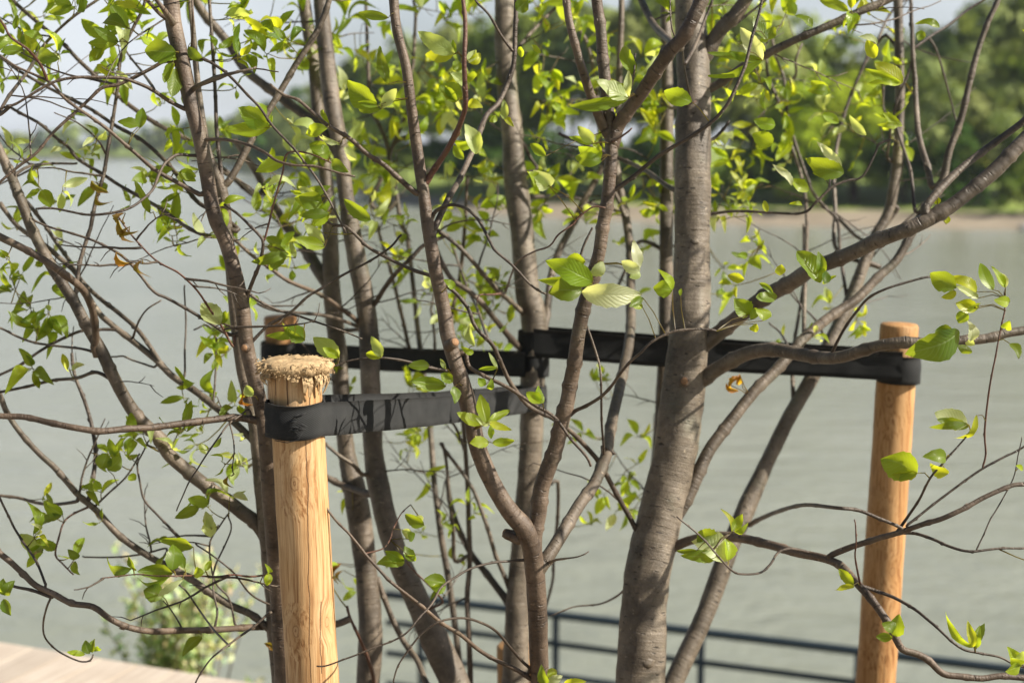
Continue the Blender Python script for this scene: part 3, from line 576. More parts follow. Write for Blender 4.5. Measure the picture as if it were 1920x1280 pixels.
def near(owner, x, y, skip=0):
    L = samples[owner]
    return min(L, key=lambda s: (s[0]-x)**2+(s[1]-y)**2)
allpts = []
for owner in samples:
    for s in samples[owner][::3]: allpts.append((s[0], s[1], s[2], s[3], owner))
nb = 0
for line in BR.strip().splitlines():
    head, body = line.split('|'); owner, tile, w0, w1, d1, mat = head.split()
    w0, w1, d1 = float(w0), float(w1), float(d1)
    q = px(tile, body); nb += 1; rn = random.Random(nb)
    s = near(owner, *q[0]); d0 = s[2]
    dist = math.hypot(s[0]-q[0][0], s[1]-q[0][1])
    if dist > s[3]*.5+26:              # begins on another limb or behind something
        c = min(allpts, key=lambda a: (a[0]-q[0][0])**2+(a[1]-q[0][1])**2+ (0 if a[4] == owner else 250))
        if math.hypot(c[0]-q[0][0], c[1]-q[0][1]) < c[3]*.5+34: d0 = c[2]; s = c
        else: d0 = d1; s = None
    if s is not None and math.hypot(s[0]-q[0][0], s[1]-q[0][1]) > 3: q = [(s[0], s[1])]+q     # root it in the limb that carries it
    L = [0]
    for a, b in zip(q, q[1:]): L.append(L[-1]+math.hypot(a[0]-b[0], a[1]-b[1]))
    tot = L[-1]; dsp = d0+(d1-d0)
    pts = []
    for (x, y), l in zip(q, L):
        t = l/tot; f = min(1, t*1.6)
        pts.append((x, y, w0+(w1-w0)*t, d0+(d1-d0)*(f*f*(3-2*f))))
    x, y, wl, dl = pts[-1]
    if wl > 3.5 and (x < 0 or x > 1920 or y < 0 or y > 1280):        # carry on beyond the frame, tapering to a tip
        px_, py_ = pts[-2][:2]; ang = math.atan2(y-py_, x-px_); Lx = 90+26*wl; dn = (d1-d0)/max(1, tot)
        for k in range(1, 9):
            ang += rn.uniform(-.09, .09) + (-.03 if math.cos(ang) > 0 else .03); x += math.cos(ang)*Lx/8; y += math.sin(ang)*Lx/8
            pts.append((x, y, wl+(1.8-wl)*k/8, dl+rn.uniform(-.01, .03)*k))
    A = catmull(pts, 6 if w0 < 12 else 8)
    p3, r = to3(A)
    n = len(p3)
    amp = .0011 if w0 < 14 else .0012
    kinks = [0]; 
    while kinks[-1] < n-1: kinks.append(kinks[-1]+rn.randint(5, 12))
    kv = [Vector((rn.uniform(-1, 1), rn.uniform(-1, 1), rn.uniform(-1, 1)))*(amp*1.5) for _ in kinks]; kv[0] = Vector((0, 0, 0)); j = 0
    for i in range(1, n-1):              # straight internodes that kink at the buds
        while kinks[j+1] < i: j += 1
        f = (i-kinks[j])/(kinks[j+1]-kinks[j]); p3[i] = p3[i]+kv[j].lerp(kv[j+1], f)
    for kk in kinks[1:]:
        if kk < n-1: r[kk] *= 1.16
    for i in range(min(7, n)):           # branch collar
        r[i] *= 1+(.5*max(0, 1-1.25*w0/max(w0, (s[3] if s else 60)))+.03)*((1-i/7)**2)
    mb = MB()
    tube(mb, p3, r, 18 if w0 > 20 else 12 if w0 > 9 else 8, rough=.09, seed=nb)
    # buds, nodes and spurs, alternating along the twig
    side = 1
    for i in kinks[1:]:
        if i >= n-2: break
        t = (p3[i+1]-p3[i-1]).normalized(); o = t.orthogonal().normalized(); o = Matrix.Rotation(rn.uniform(-.7, .7)+(math.pi if side > 0 else 0), 3, t) @ o
        rr = max(.0007, r[i]*(.32 if w0 < 14 else .16)); c = p3[i]+o*r[i]*.7; ln = min(.006, max(.0022, r[i]*1.0))
        tube(mb, [c-t*ln*.5, c+o*rr*.6+t*ln*.3, c+o*(rr*1.3)+t*ln*1.0], [rr*1.3, rr*1.2, rr*.25], 6)
        side = -side
    mb.build('branch', M[mat], stem_ob[owner], origin=p3[0])
    S4 = [(a[0], a[1], a[3], a[2]) for a in A]
    samples[owner] += S4
    for s in S4[::3]: allpts.append((s[0], s[1], s[2], s[3], owner))

# ---- the web of fine twigs
twigmb = {o: MB() for o in STEMS}
rn = random.Random(77)
def fine(x0, y0, x1, y1, n, dmin, dmax):
    pool = [q for q in allpts if x0 < q[0] < x1 and y0 < q[1] < y1 and q[3] < 34 and dmin <= q[2] <= dmax]
    for k in range(n):
        q = rn.choice(pool); a = rn.choice([rn.uniform(55, 125), rn.uniform(20, 60), rn.uniform(120, 165), rn.uniform(-40, 20), rn.uniform(160, 215)])
        a = math.radians(a); L = rn.uniform(60, 210); seg = rn.randint(6, 11); x, y, d = q[0], q[1], q[2]; pts = [P(x, y, d)]
        bend = rn.uniform(-.07, .07); dd = rn.uniform(-.10, .14)
        for j in range(seg):
            a += bend+rn.uniform(-.16, .16); x += math.cos(a)*L/seg; y -= math.sin(a)*L/seg; d += dd/seg; pts.append(P(x, y, d))
            allnew.append((x, y, d, 3, q[4]))
            if rn.random() < .22:
                a2 = a+rn.choice((-1, 1))*rn.uniform(.4, .9); l2 = rn.uniform(12, 45)
                tube(twigmb[q[4]], [pts[-1], P(x+math.cos(a2)*l2*.5, y-math.sin(a2)*l2*.5, d), P(x+math.cos(a2+.15)*l2, y-math.sin(a2+.15)*l2, d+.01)], [.0009, .0008, .0005], 5)
        r0 = rn.uniform(.0012, .0022); tube(twigmb[q[4]], pts, [r0*(1-.55*j/seg)*(1.12 if j % 2 else 1) for j in range(seg+1)], 6, seed=k)
allnew = []
fine(0, -40, 560, 520, 36, 2.0, 3.2); fine(0, 520, 500, 1200, 18, 2.0, 3.2); fine(560, -40, 1250, 560, 46, 2.5, 3.3); fine(560, 560, 1250, 1150, 26, 2.5, 3.3); fine(1300, -40, 1750, 600, 26, 2.4, 3.3)
allpts += allnew
for o, mb_ in twigmb.items():
    if mb_.v: tag(mb_.build('twigs', M['twig'] if rn.random() < .6 else M['young'], stem_ob[o], origin=mb_.v[0]), kind='stuff')

# ---- leaves
FACE = -FW
def rvec(rn): return Vector((rn.gauss(0, 1), rn.gauss(0, 1), rn.gauss(0, 1))).normalized()
rn = random.Random(11)
for line in LEAVES.strip().splitlines():
    head, body = line.split('|'); owner, tile, d = head.split(); d = float(d); ox, oy, k = TILE[tile]
    for it in body.split():
        a, b = it.split('>'); x0, y0 = map(float, a.split(',')); x1, y1, wd, tn = b.split(','); x1, y1, wd = float(x1), float(y1), float(wd)
        X0, Y0, X1, Y1 = ox+x0*k, oy+y0*k, ox+x1*k, oy+y1*k
        dd = d+rn.uniform(-.015, .015)
        base = P(X0, Y0, dd); tip = P(X1, Y1, dd+rn.uniform(-.018, .018))
        nrm = (FACE + rvec(rn)*.45).normalized()
        leaf(foliage[owner], base, tip, nrm, wd*1.12*k*dd/FPX, tone(tn, rn), fold=rn.uniform(.12, .6), curl=rn.uniform(-.18, .32), rnd=rn, rag=.10)
        # petiole to the nearest twig
        c = min(allpts, key=lambda q: (q[0]-X0)**2+(q[1]-Y0)**2+(q[2]-dd)**2*40000)
        e = P(c[0], c[1], c[2])
        if (e-base).length < .14:
            m = (base+e)/2 + Vector((0, 0, .004)) + rvec(rn)*.002
            tube(foliage[owner], [e, m, base, base+(tip-base)*.12], [.0010, .0007, .0006, .0004], 5, tint=(.20, .16, .05) if (e-base).length < .035 else (.09, .055, .03))

def shoot(x, y, n, size, tn, rn, depth=None, off=.0, spread=.5, reach=(14, 60)):
    """a short leafy shoot at photo position x,y growing from the nearest limb"""
    best = None
    for q in rn.sample(allpts, min(len(allpts), 2600)):
        v = (q[0]-x)**2+(q[1]-y)**2 + (q[3]*2.2)**2
        if depth is not None: v += ((q[2]-depth)*220)**2
        if best is None or v < best[0]: best = (v, q)
    q = best[1]; owner = q[4]
    e = P(q[0], q[1], q[2]); d = q[2]+rn.uniform(-.06, .06)
    if depth is not None and abs(d-depth) > .25: d = d+(depth-d)*.4
    c = P(x, y, d)
    mb = foliage[owner]
    L = (c-e).length
    if L < .02: c = c + rvec(rn)*.02; L = (c-e).length
    m = (e+c)/2 + Vector((0, 0, -.08*L)) + rvec(rn)*.05*L
    tr = max(.0009, min(.0016, L*.01))
    tube(mb, [e, e.lerp(m, .6), m.lerp(c, .25), c.lerp(m, .3), c], [tr*1.3, tr*1.1, tr, tr*.8, tr*.6], 5, tint=(.10, .06, .03) if rn.random() < .6 else (.16, .13, .05))
    ax = (c-m).normalized(); ax = (ax*.5+rvec(rn)*.5+Vector((0, 0, .25))).normalized()
    s3 = size*.9*d/FPX
    for k in range(n):
        a = 2*math.pi*(k/n)+rn.uniform(-.6, .6)
        o = ax.orthogonal().normalized(); o = Matrix.Rotation(a, 3, ax) @ o
        dr = (ax*rn.uniform(.25, 1.0)+o*rn.uniform(.6, 1.1)+Vector((0, 0, rn.uniform(-.35, .15)))).normalized()
        ln = s3*rn.uniform(.45, 1.2); b = c - ax*rn.uniform(0, .012) + dr*.006
        nr = (ax*.6 - dr*.3 + Vector((sv.x*.25, sv.y*.25-.3, .5)) + rvec(rn)*.5).normalized()
        t = tn if rn.random() < .72 else rn.choice('gygyp')
        leaf(mb, b, b+dr*ln, nr, ln*rn.uniform(.34, .56), tone(t, rn), fold=rn.uniform(.1, 1.0), curl=rn.uniform(-.3, .55), rnd=rn, rag=.04)
        tube(mb, [c-ax*.004, b, b+dr*ln*.1], [.0007, .0006, .0004], 4, tint=(.2, .2, .06))
for it in CL.split():
    f = it.split(','); shoot(float(f[0]), float(f[1]), int(f[2]), float(f[3]), f[4], rn, depth=2.4 if float(f[0]) < 620 else None)
# denser leafy zones: x0,y0,x1,y1,count,leaves,size,tones,depth
ZONES = """560,30,720,200,6,3,52,gyy,2.8
690,60,930,230,21,3,54,gyyp,2.9
620,170,930,330,21,3,52,gyyp,2.95
560,280,780,430,12,3,50,gyyp,2.9
700,320,960,520,20,3,46,gypp,3.0
980,60,1240,260,24,3,52,gyy,3.0
1000,220,1130,420,12,3,48,gyyp,3.0
1150,180,1250,400,7,3,46,gyy,3.0
1330,40,1480,230,15,3,48,gyy,2.9
1335,230,1420,420,15,3,46,yyp,2.95
1400,130,1640,330,15,3,46,yyp,2.95
1330,380,1480,560,10,3,44,yyg,2.95
1540,60,1720,210,8,3,46,gyy,3.0
1590,230,1720,330,5,3,42,yyp,3.0
700,500,960,640,18,3,44,yyp,3.05
780,540,980,660,10,3,44,gyp,3.05
1130,380,1240,600,5,3,42,yyg,3.05
1430,560,1640,660,6,3,40,yyp,2.9
760,780,900,960,11,3,42,yyg,3.0
640,880,760,1060,3,3,40,gy,2.9
590,1000,670,1110,3,3,40,gyy,2.9
780,930,900,1000,3,3,36,gy,3.0
1080,860,1200,1000,10,3,38,yyg,2.95
780,1040,860,1110,2,3,42,gg,2.9
1050,700,1200,860,5,3,38,yyg,2.95
600,640,860,760,6,3,40,gyy,2.95
0,0,300,180,15,3,50,ggyp,2.5
0,180,330,470,14,3,46,ggyp,2.55
300,60,620,300,15,3,46,ggyp,2.6
300,330,600,520,11,3,46,ggyp,2.6
280,760,480,900,8,3,42,gyyp,2.6
500,300,640,470,10,3,46,gyp,2.8
0,480,120,640,3,3,46,gg,2.5
380,560,480,700,4,3,46,gyp,2.6
0,900,480,1080,3,3,40,ggp,2.5
560,-40,1700,40,33,4,52,gyy,2.8
0,-60,560,20,18,4,52,ggy,2.5"""
for z in ZONES.splitlines():
    f = z.split(','); x0, y0, x1, y1 = map(float, f[:4])
    for k in range(int(float(f[4])*(.85 if x0 < 320 and y1 < 640 else 1.25 if 550 < x0 < 1250 and y0 < 420 else 1.0))):
        shoot(rn.uniform(x0, x1), rn.uniform(y0, y1), rn.randint(int(f[5])-1, int(f[5])+1), float(f[6])*rn.uniform(.8, 1.15), rn.choice(f[7]), rn, depth=float(f[8])+rn.uniform(-.15, .25))
for k in range(64):      # leaves on the limbs that run out of the frame
    s_ = rn.choice((-1, 1)); shoot(rn.uniform(-420, -30) if s_ < 0 else rn.uniform(1950, 2450), rn.uniform(-100, 1150), 3, 44, rn.choice('ggyp'), rn, depth=2.3)
# the crown above the frame (it throws the dappled shade)
for k in range(26):
    shoot(rn.uniform(100, 1300), rn.uniform(-480, -40), 4, 64, rn.choice('ggy'), rn, depth=rn.uniform(2.2, 3.1))
for o, mb in foliage.items():
    if mb.v: mb.build('foliage', M['leaf'], stem_ob[o], origin=mb.v[0], tint=True)
for it in WITHER.split():
    x, y, sz, tn = it.split(','); x, y, sz = float(x), float(y), float(sz)
    q = min(allpts, key=lambda a: (a[0]-x)**2+(a[1]-y)**2); d = q[2]-.02
    mb = MB(); b = P(x, y, d); dr = (Vector((rn.uniform(-1, 1), rn.uniform(-.3, .3), -.7))).normalized()
    leaf(mb, b-dr*sz*.5*d/FPX, b+dr*sz*.6*d/FPX, (FACE+rvec(rn)*.7).normalized(), sz*.6*d/FPX, tone(tn, rn), fold=1.0, curl=.5, rnd=rn, rag=.3)
    e = P(q[0], q[1], q[2])
    tube(mb, [e, (e+b)/2+Vector((0, 0, .003)), b-dr*sz*.5*d/FPX], [.0012, .0009, .0006], 5, tint=(.14, .06, .03))
    mb.build('withered_leaf', M['leaf'], stem_ob[q[4]], origin=b, tint=True)
# pruning wounds
def scar(owner, x, y, rpx, dirpx, depth, ln=.012):
    c = P(x, y, depth); d = (Vector((1, 0, 0))*dirpx[0] + UP*dirpx[1] - FW*.8).normalized(); r = rpx*depth/FPX
    mb = MB(); tube(mb, [c-d*.02, c-d*.004, c, c], [r*1.25, r*1.2, r*1.05, r*.8], 16, cap=False)
    mb.build('pruned_stub', M['young'], stem_ob[owner], origin=c)
    m2 = MB(); tube(m2, [c-d*.004, c+d*.001, c+d*.0015], [r*.86, r*.84, r*.6], 16); m2.build('cut_face', M['cut'], stem_ob[owner], origin=c)
scar('fork', 853, 641, 9, (.5, .3), 2.095); scar('main', 1283, 714, 8, (-.2, .2), 2.515)
scar('fork', 946, 999, 8, (-1.6, .5), 2.185); scar('leaning', 458, 652, 7, (-.1, 0), 2.14)

# ------------------------------------------------------------------ stakes
def stake(topx, topy, botx, boty, d, wpx, label, frayed=False, zbase=-.05, seed=0, knots=(), cracks=(), hue=(.86, .77, .62)):
    top = P(topx, topy, d); 
    low = P(botx, boty, d*(1.0)); dirv = (low-top).normalized()
    dirv = Vector((dirv.x, 0.0, dirv.z)).normalized() if abs(dirv.y) > .12 else dirv
    dirv = Vector((dirv.x, 0, -1)).normalized()
    L = (top.z-zbase)/-dirv.z; rad = wpx/2*d/FPX
    root = empty('tree_stake', (top+dirv*L), label, 'stake', 'round wooden stakes round the tree')
    n = 60; mb = MB(); pts = [top+dirv*(L*i/n) for i in range(n+1)]
    rr = [rad*(.94+.10*i/n) for i in range(n+1)]
    if not frayed: pts = [top, top+dirv*.004] + pts[1:]; rr = [rad*.86, rad*.94] + rr[1:]
    tube(mb, pts, rr, 32, rough=.035, seed=seed, capf=.02)
    def oc(x, y):      # a mark on the near face of the pole, in the pole's own coordinates
        q = P(x, y, d-rad*.9)-top; dx = max(-rad*.95, min(rad*.95, q.x-dirv.x/dirv.z*q.z)); return (q.x, -math.sqrt(max(1e-6, rad*rad-dx*dx)), q.z)
    kn = [(*oc(x, y), s_) for x, y, s_ in knots] + [(rad*.7, rad*.6, -.3, .006), (-rad*.8, rad*.5, -.62, .007)]
    ck = [((x-topx)/FPX*d, (topy-y0)/FPX*d, (topy-y1)/FPX*d, w_) for x, y0, y1, w_ in cracks]
    mat = woodmat('pine_pole_'+str(seed), kn, ck or [(rad*.2, -.1, -.6, .0006)], hue)
    o = mb.build('post', mat, root, origin=top)
    if frayed:
        rn = random.Random(5); m = MB()
        # mushroomed head: splayed slab of crushed end grain with a ragged rim
        N = 40; vs = []; fs = []; rings = 7
        prof = [(0, .008), (.5, .009), (.95, .008), (1.2, .005), (1.32, -.001), (1.24, -.008), (.96, -.011)]
        for j, (pr, pz) in enumerate(prof):
            for k in range(N):
                a = 2*math.pi*k/N
                f = 1 + (.12*noise.noise(Vector((math.cos(a)*1.6, math.sin(a)*1.6, 3+j*.3)))+.07*rn.uniform(-1, 1))*(1 if 1 < j < 6 else 0)
                drop = .003*noise.noise(Vector((math.cos(a)*2, math.sin(a)*2, 9))) if j > 2 else .001*rn.uniform(-1, 1)
                vs.append(top+Vector((math.cos(a)*rad*pr*f, math.sin(a)*rad*pr*f, pz+drop+(.0022*rn.uniform(-1, 1) if j > 0 else 0))))
        for j in range(len(prof)-1):
            for k in range(N):
                k2 = (k+1) % N
                fs.append((j*N+k, (j+1)*N+k, (j+1)*N+k2, j*N+k2))
        m.add(vs, fs)
        m.build('mushroomed_head', M['fray'], root, origin=top)
        fb = MB()
        for k in range(620):
            a = rn.uniform(0, 6.283); r0 = rad*rn.uniform(1.0, 1.34); z0 = rn.uniform(-.012, .008)
            b = top+Vector((math.cos(a)*r0, math.sin(a)*r0, z0)); out_ = Vector((math.cos(a), math.sin(a), 0)); tg = Vector((-math.sin(a), math.cos(a), 0))
            ln = rn.uniform(.003, .011); down = rn.uniform(-.1, .9) if r0 > rad*1.15 else rn.uniform(.1, .6)
            c1 = b+out_*ln*.45+tg*rn.uniform(-.5, .5)*ln-Vector((0, 0, ln*.2*down)); c2 = c1+out_*ln*rn.uniform(-.2, .2)+tg*rn.uniform(-.4, .4)*ln-Vector((0, 0, ln*.7*down))
            q = rn.uniform(.0003, .0008); tube(fb, [b, c1, c2], [q*1.2, q, q*.4], 4)
        for k in range(54):      # torn shreds hanging down the post, thicker on the right
            a = rn.gauss(-.35, .5) if k % 3 == 0 else rn.uniform(0, 6.283); b = top+Vector((math.cos(a)*rad*1.13, math.sin(a)*rad*1.13, -.008)); out_ = Vector((math.cos(a), math.sin(a), 0)); tg = Vector((-math.sin(a), math.cos(a), 0))
            ln = rn.uniform(.012, .034) if k % 3 == 0 else rn.uniform(.006, .018); wdt = rn.uniform(.0015, .005); s_ = tg*wdt; pth = [b, b+out_*.005-Vector((0, 0, ln*.5)), b-out_*rn.uniform(-.002, .003)-Vector((0, 0, ln))]
            vs = []
            for q, f in zip(pth, (1, 1.1, .5)):
                vs += [q-s_*f, q+s_*f, q+s_*f-out_*.0012, q-s_*f-out_*.0012]
            fb.add(vs, [(0, 1, 5, 4), (4, 5, 9, 8), (3, 2, 6, 7), (7, 6, 10, 11), (0, 4, 7, 3), (4, 8, 11, 7), (1, 2, 6, 5), (5, 6, 10, 9), (8, 9, 10, 11)])
        fb.build('splinters', M['fray'], root, origin=top, smooth=False)
    return root, top, dirv, rad
s1 = stake(552, 684, 573, 1280, 2.03, 104, 'sharp near stake with a crushed splintered top, left of the forked stem', True, seed=1, knots=[(548, 912, .0075), (604, 1193, .005), (543, 1207, .006)],
  cracks=[(578, 815, 1400, .0007), (546, 690, 752, .0009), (585, 690, 760, .0007), (523, 690, 735, .0007), (598, 1130, 1270, .0006)], hue=(.93, .92, .86))
s2 = stake(1687, 607, 1667, 1280, 2.84, 76, 'tall smooth stake standing on the right with a clean flat top', seed=2, knots=[(1672, 752, .011), (1684, 705, .005), (1660, 985, .009), (1664, 1212, .012), (1690, 1090, .006)], cracks=[(1695, 620, 690, .0007), (1672, 1240, 1500, .0008)])
s3 = stake(526, 592, 540, 1280, 3.35, 66, 'blurred stake whose top shows just behind the splintered one', seed=3, hue=(.62, .52, .40))  # shade on this rear stake is put into its darker wood colour
s4 = stake(966, 1208, 968, 1290, 3.0, 74, 'short stake low down behind the forked stem at the bottom edge', seed=4)

# ------------------------------------------------------------------ webbing ties
def ribbon(mb, pts, upv, h, th=.0022, rn=None, folds=0):
    """pts: centre line, h: band height; a closed thin band."""
    n = len(pts); vs = []; uvs = []; L = 0; cols = 7
    for i in range(n):
        if i: L += (pts[i]-pts[i-1]).length
        t = (pts[min(i+1, n-1)]-pts[max(i-1, 0)]).normalized(); u = upv(i) if callable(upv) else upv
        nn = t.cross(u).normalized()
        for sgn in (1, -1):
            for k in range(cols):
                v = k/(cols-1)-.5
                bow = .0012*math.cos(v*math.pi) + folds*.0012*noise.noise(Vector((L*18, v*4, 2)))
                vs.append(pts[i]+u*(h*v)+nn*(sgn*th/2+bow)); uvs.append((L, v*h))
    fs = []; w_ = cols*2
    for i in range(n-1):
        for k in range(cols-1):
            a = i*w_+k; fs.append((a, a+1, a+w_+1, a+w_)); a += cols; fs.append((a+w_, a+w_+1, a+1, a))
        for k in (0, cols-1):
            a = i*w_+k; b = a+cols; fs.append((a, a+w_, b+w_, b))
    mb.add(vs, fs, uvs)
def sag(a, b, n, s=.004, rn=0):
    return [a.lerp(b, i/n)+Vector((0, 0, -s*math.sin(math.pi*i/n)))+noise.noise_vector(Vector((i*.25, rn, 0)))*.0012 for i in range(n+1)]
def loop(c, axis, rad, n=40, a0=0, tilt=0, sweep=2*math.pi):
    x = axis.orthogonal().normalized(); y = axis.cross(x)
    return [c+(x*math.cos(a0+sweep*i/n)+y*math.sin(a0+sweep*i/n))*rad + axis*tilt*math.sin(sweep*i/n) for i in range(n+1)]
Z = Vector((0, 0, 1))
def tie(name_pts, label, hA, parts):
    c = name_pts; root = empty('webbing_tie', c, label, 'strap', 'black webbing ties between stakes and stems'); return root
# tie 1: near stake -> rear stem
a_c = P(552, 785, 2.03); r_c = P(999, 750, 2.95)
t1 = tie(a_c, 'dark strap around the splintered near stake, its long side sunlit grey', 0, 0)
m = MB(); rs = 22*2.95/FPX
cc = P(553, 783, 2.03); A1 = P(1024, 746, 2.93); R1 = s1[3]*.985+.0016
th = math.atan2(A1.y-cc.y, A1.x-cc.x)-math.pi/2          # where the strap leaves the pole
path = []
for k in range(61):
    a = th-R(338)+R(338)*k/60; path.append(cc+Vector((math.cos(a)*(R1+.0012*math.sin(k*.9)*(k < 50)), math.sin(a)*R1, .0012*math.sin(k*.22))))
e_ = path[-1]; path += [q for q in sag(e_, A1, 44, .004, 1)[1:]]
path = [q if i > 60 else q for i, q in enumerate(path)]
ribbon(m, path, Z, .049, folds=2.0)
B0 = P(560, 776, 2.10)+Vector((0, 0, .004)); B1 = P(985, 742, 3.02)
ribbon(m, sag(B0, B1, 40, .006, 5), Z, .050, folds=2)
m.build('strap_band', M['web'], t1, origin=a_c)
m = MB(); ribbon(m, loop(P(999, 746, 2.955), Z, rs+.003, 36), Z, .052, folds=1); m.build('stem_wrap', M['web'], t1, origin=r_c)
m = MB(); rn = random.Random(3)           # gathered stitching and thread end
kc = P(562, 792, 2.03)-FW*(s1[3]+.0035)
for k in range(9):
    b = kc+Vector((rn.uniform(-.012, .008), 0, rn.uniform(-.010, .012))); e = b+Vector((rn.uniform(.006, .016), -.002, rn.uniform(-.006, .008)))
    tube(m, [b, (b+e)/2+Vector((0, -.003, .001)), e], [.0008, .0016, .0007], 5)
th = [kc+Vector((.01, 0, -.012)), kc+Vector((.004, -.001, -.022)), kc+Vector((-.012, .0, -.026)), kc+Vector((-.03, .006, -.024))]
tube(m, th, [.0007]*4, 5); m.build('stitching', M['web'], t1, origin=kc)
# tie 2: back stake -> rear stem
t2 = tie(P(526, 664, 3.35), 'black strap crossing behind the two left stems below the small blurred stake top', 0, 0)
m = MB(); ribbon(m, loop(P(526, 663, 3.35), Z, s3[3]+.003, 36), Z, .058); m.build('stake_wrap', M['web'], t2, origin=P(526, 663, 3.35))
m = MB(); ribbon(m, sag(P(556, 664, 3.32), P(985, 684, 2.905), 40, .003, 2), Z, .050, folds=1.5); ribbon(m, sag(P(556, 662, 3.40), P(1000, 680, 3.02), 40, .003, 7), Z, .050, folds=1.5)
m.build('strap_band', M['web'], t2, origin=P(800, 664, 3.1))
m = MB(); ribbon(m, loop(P(1001, 684, 2.955), Z, rs+.006, 36), Z, .046); m.build('stem_wrap', M['web'], t2, origin=P(1001, 684, 2.95))
# tie 3: rear stem -> right stake
t3 = tie(P(1687, 690, 2.84), 'long black strap passing behind the thickest trunk to the right-hand stake', 0, 0)
m = MB(); ribbon(m, loop(P(1685, 690, 2.84), -s2[2], s2[3]+.0008, 40), Z, .056, folds=2); m.build('stake_wrap', M['web'], t3, origin=P(1685, 690, 2.84))
m = MB()
ribbon(m, sag(P(1692, 687, 2.84-s2[3]-.003), P(1000, 642, 2.92), 60, .004, 3), Z, .058, folds=1.5)
ribbon(m, sag(P(1690, 680, 2.84+s2[3]+.004), P(1010, 636, 3.01), 60, .002, 9), Z, .056, folds=1.5)
m.build('strap_band', M['web'], t3, origin=P(1350, 660, 2.85))
m = MB(); ribbon(m, loop(P(1001, 645, 2.955), Z, rs+.0075, 36), Z, .058); m.build('stem_wrap', M['web'], t3, origin=P(1001, 645, 2.95))

# ------------------------------------------------------------------ railing on the lower promenade
PZ = -2.45
def on_rail(x):     # plan line of the railing through two measured posts
    a, b = ra, rb; t = (x-a.x)/(b.x-a.x); return a.lerp(b, t)
ra = P(1042, 1152, 8.95); rb = P(1610, 1216, 8.30); rb.z = ra.z
rdir = (rb-ra).normalized()
rl = empty('steel_railing', (ra.x, ra.y, PZ), 'dark blue-grey steel railing with round rails along the lower promenade by the water', 'railing')
def along(s): return ra+rdir*s
sx0 = (P(722, 1115, 9.3).x-ra.x)/rdir.x; sx1 = 5.2
m = MB(); tube(m, [along(sx0+(sx1-sx0)*i/24) for i in range(25)], [.027]*25, 14); m.build('handrail', M['rail'], rl, origin=ra)
for k, dz in enumerate((.19, .40, .61, .82)):
    m = MB(); tube(m, [along(sx0+(sx1-sx0)*i/24)-Vector((0, 0, dz)) for i in range(25)], [.020]*25, 12); m.build('rail', M['rail'], rl, origin=ra)
gap = (rb-ra).length/2
for k in range(-1, 6):
    p = along(gap*k+(0.0 if k else 0)); m = MB()
    bx = .02
    tube(m, [Vector((p.x, p.y, PZ-.0)), Vector((p.x, p.y, p.z-.01))], [.022, .022], 14)
    tube(m, [Vector((p.x, p.y, PZ)), Vector((p.x, p.y, PZ+.012))], [.06, .06], 18)
    m.build('post', M['rail'], rl, origin=(p.x, p.y, PZ))
HAZE = True
# ------------------------------------------------------------------ terrace, deck, slope, promenade
WZ = -4.3
e0 = onz(0, 1203, 0); e1 = onz(480, 1281, 0); ed = (e1-e0).normalized()     # deck edge
en = Vector((-ed.y, ed.x, 0));  en = en if en.y > 0 else -en                 # outward (towards the water)
def edge(s, off=0, z=0): q = e0+ed*s+en*off; return Vector((q.x, q.y, z))
def slab(name, quads, mat, kind='structure', label=None, cat=None):
    mb = MB()
    for q in quads: mb.add(q, [tuple(range(len(q)))])
    o = mb.build(name, mat, smooth=False); tag(o, label, cat, None, kind); return o
M['soil'] = simple('planting_soil', (.05, .035, .022), (.12, .09, .06), 30, .95, .8, .02)
M['concrete'] = simple('concrete', (.30, .29, .27), (.42, .41, .38), 6, .85, .3, .004)
def deckmat():
    m = NM('deck_wood'); ob = m.coords('Object', (1, 1, 1))
    at = m.n('Attribute', attribute_name='tint').outputs['Color']
    c_ = m.n('TexCoord').outputs['UV']; mp_ = m.n('Mapping'); mp_.inputs['Scale'].default_value = (90, 3, 1); m.l(c_, mp_.inputs[0])
    g = m.noise(mp_.outputs[0], 1, 4); n = m.noise(ob, 5, 4)
    c = m.mix(1, at, m.ramp(g, [(.3, (.72, .68, .64)), (.65, (1, 1, 1))]), 'MULTIPLY')
    c = m.mix(1, c, m.ramp(n, [(.3, (.85, .82, .8)), (.7, (1, 1, 1))]), 'MULTIPLY')
    m.pbr(c, .6, m.bump(g, .3, .001)); return m.m
M['deck'] = deckmat()
rn = random.Random(21)
mb = MB(); bw = .145
k = -40
while k*bw < 7.5:                       # boards run square to the edge
    s = k*bw; a = .0035; hole = 1.35 < s+bw/2 < 4.3
    tf = rn.uniform(.9, 1.08); tint = (.55*tf, .49*tf, .415*tf)
    y1 = -.0
    spans = [(-7.5, -.0)] if not hole else [(-7.5, -3.1), (-.55, -.0)]
    for (q0, q1) in spans:
        c8 = [edge(s+a, q0, -.028), edge(s+bw-a, q0, -.028), edge(s+bw-a, q1, -.028), edge(s+a, q1, -.028),
              edge(s+a, q0, 0), edge(s+bw-a, q0, 0), edge(s+bw-a, q1, 0), edge(s+a, q1, 0)]
        uv = [(0, q0), (bw, q0), (bw, q1), (0, q1)]*2
        uv = [(u+s, v+k*3.7) for u, v in uv]
        mb.add(c8, [(4, 5, 6, 7), (0, 1, 5, 4), (1, 2, 6, 5), (2, 3, 7, 6), (3, 0, 4, 7)], uv, tint)
    k += 1
dk = mb.build('deck', M['deck'], smooth=False, tint=True); tag(dk, 'pale weathered timber deck of wide boards', None, None, 'structure')
slab('terrace', [[edge(-6, -8, -.06), edge(8, -8, -.06), edge(8, .02, -.06), edge(-6, .02, -.06)],
                 [edge(-6, .02, -.06), edge(8, .02, -.06), edge(8, .02, -1.0), edge(-6, .02, -1.0)]], M['concrete'])
mb = MB(); nx, ny = 40, 34
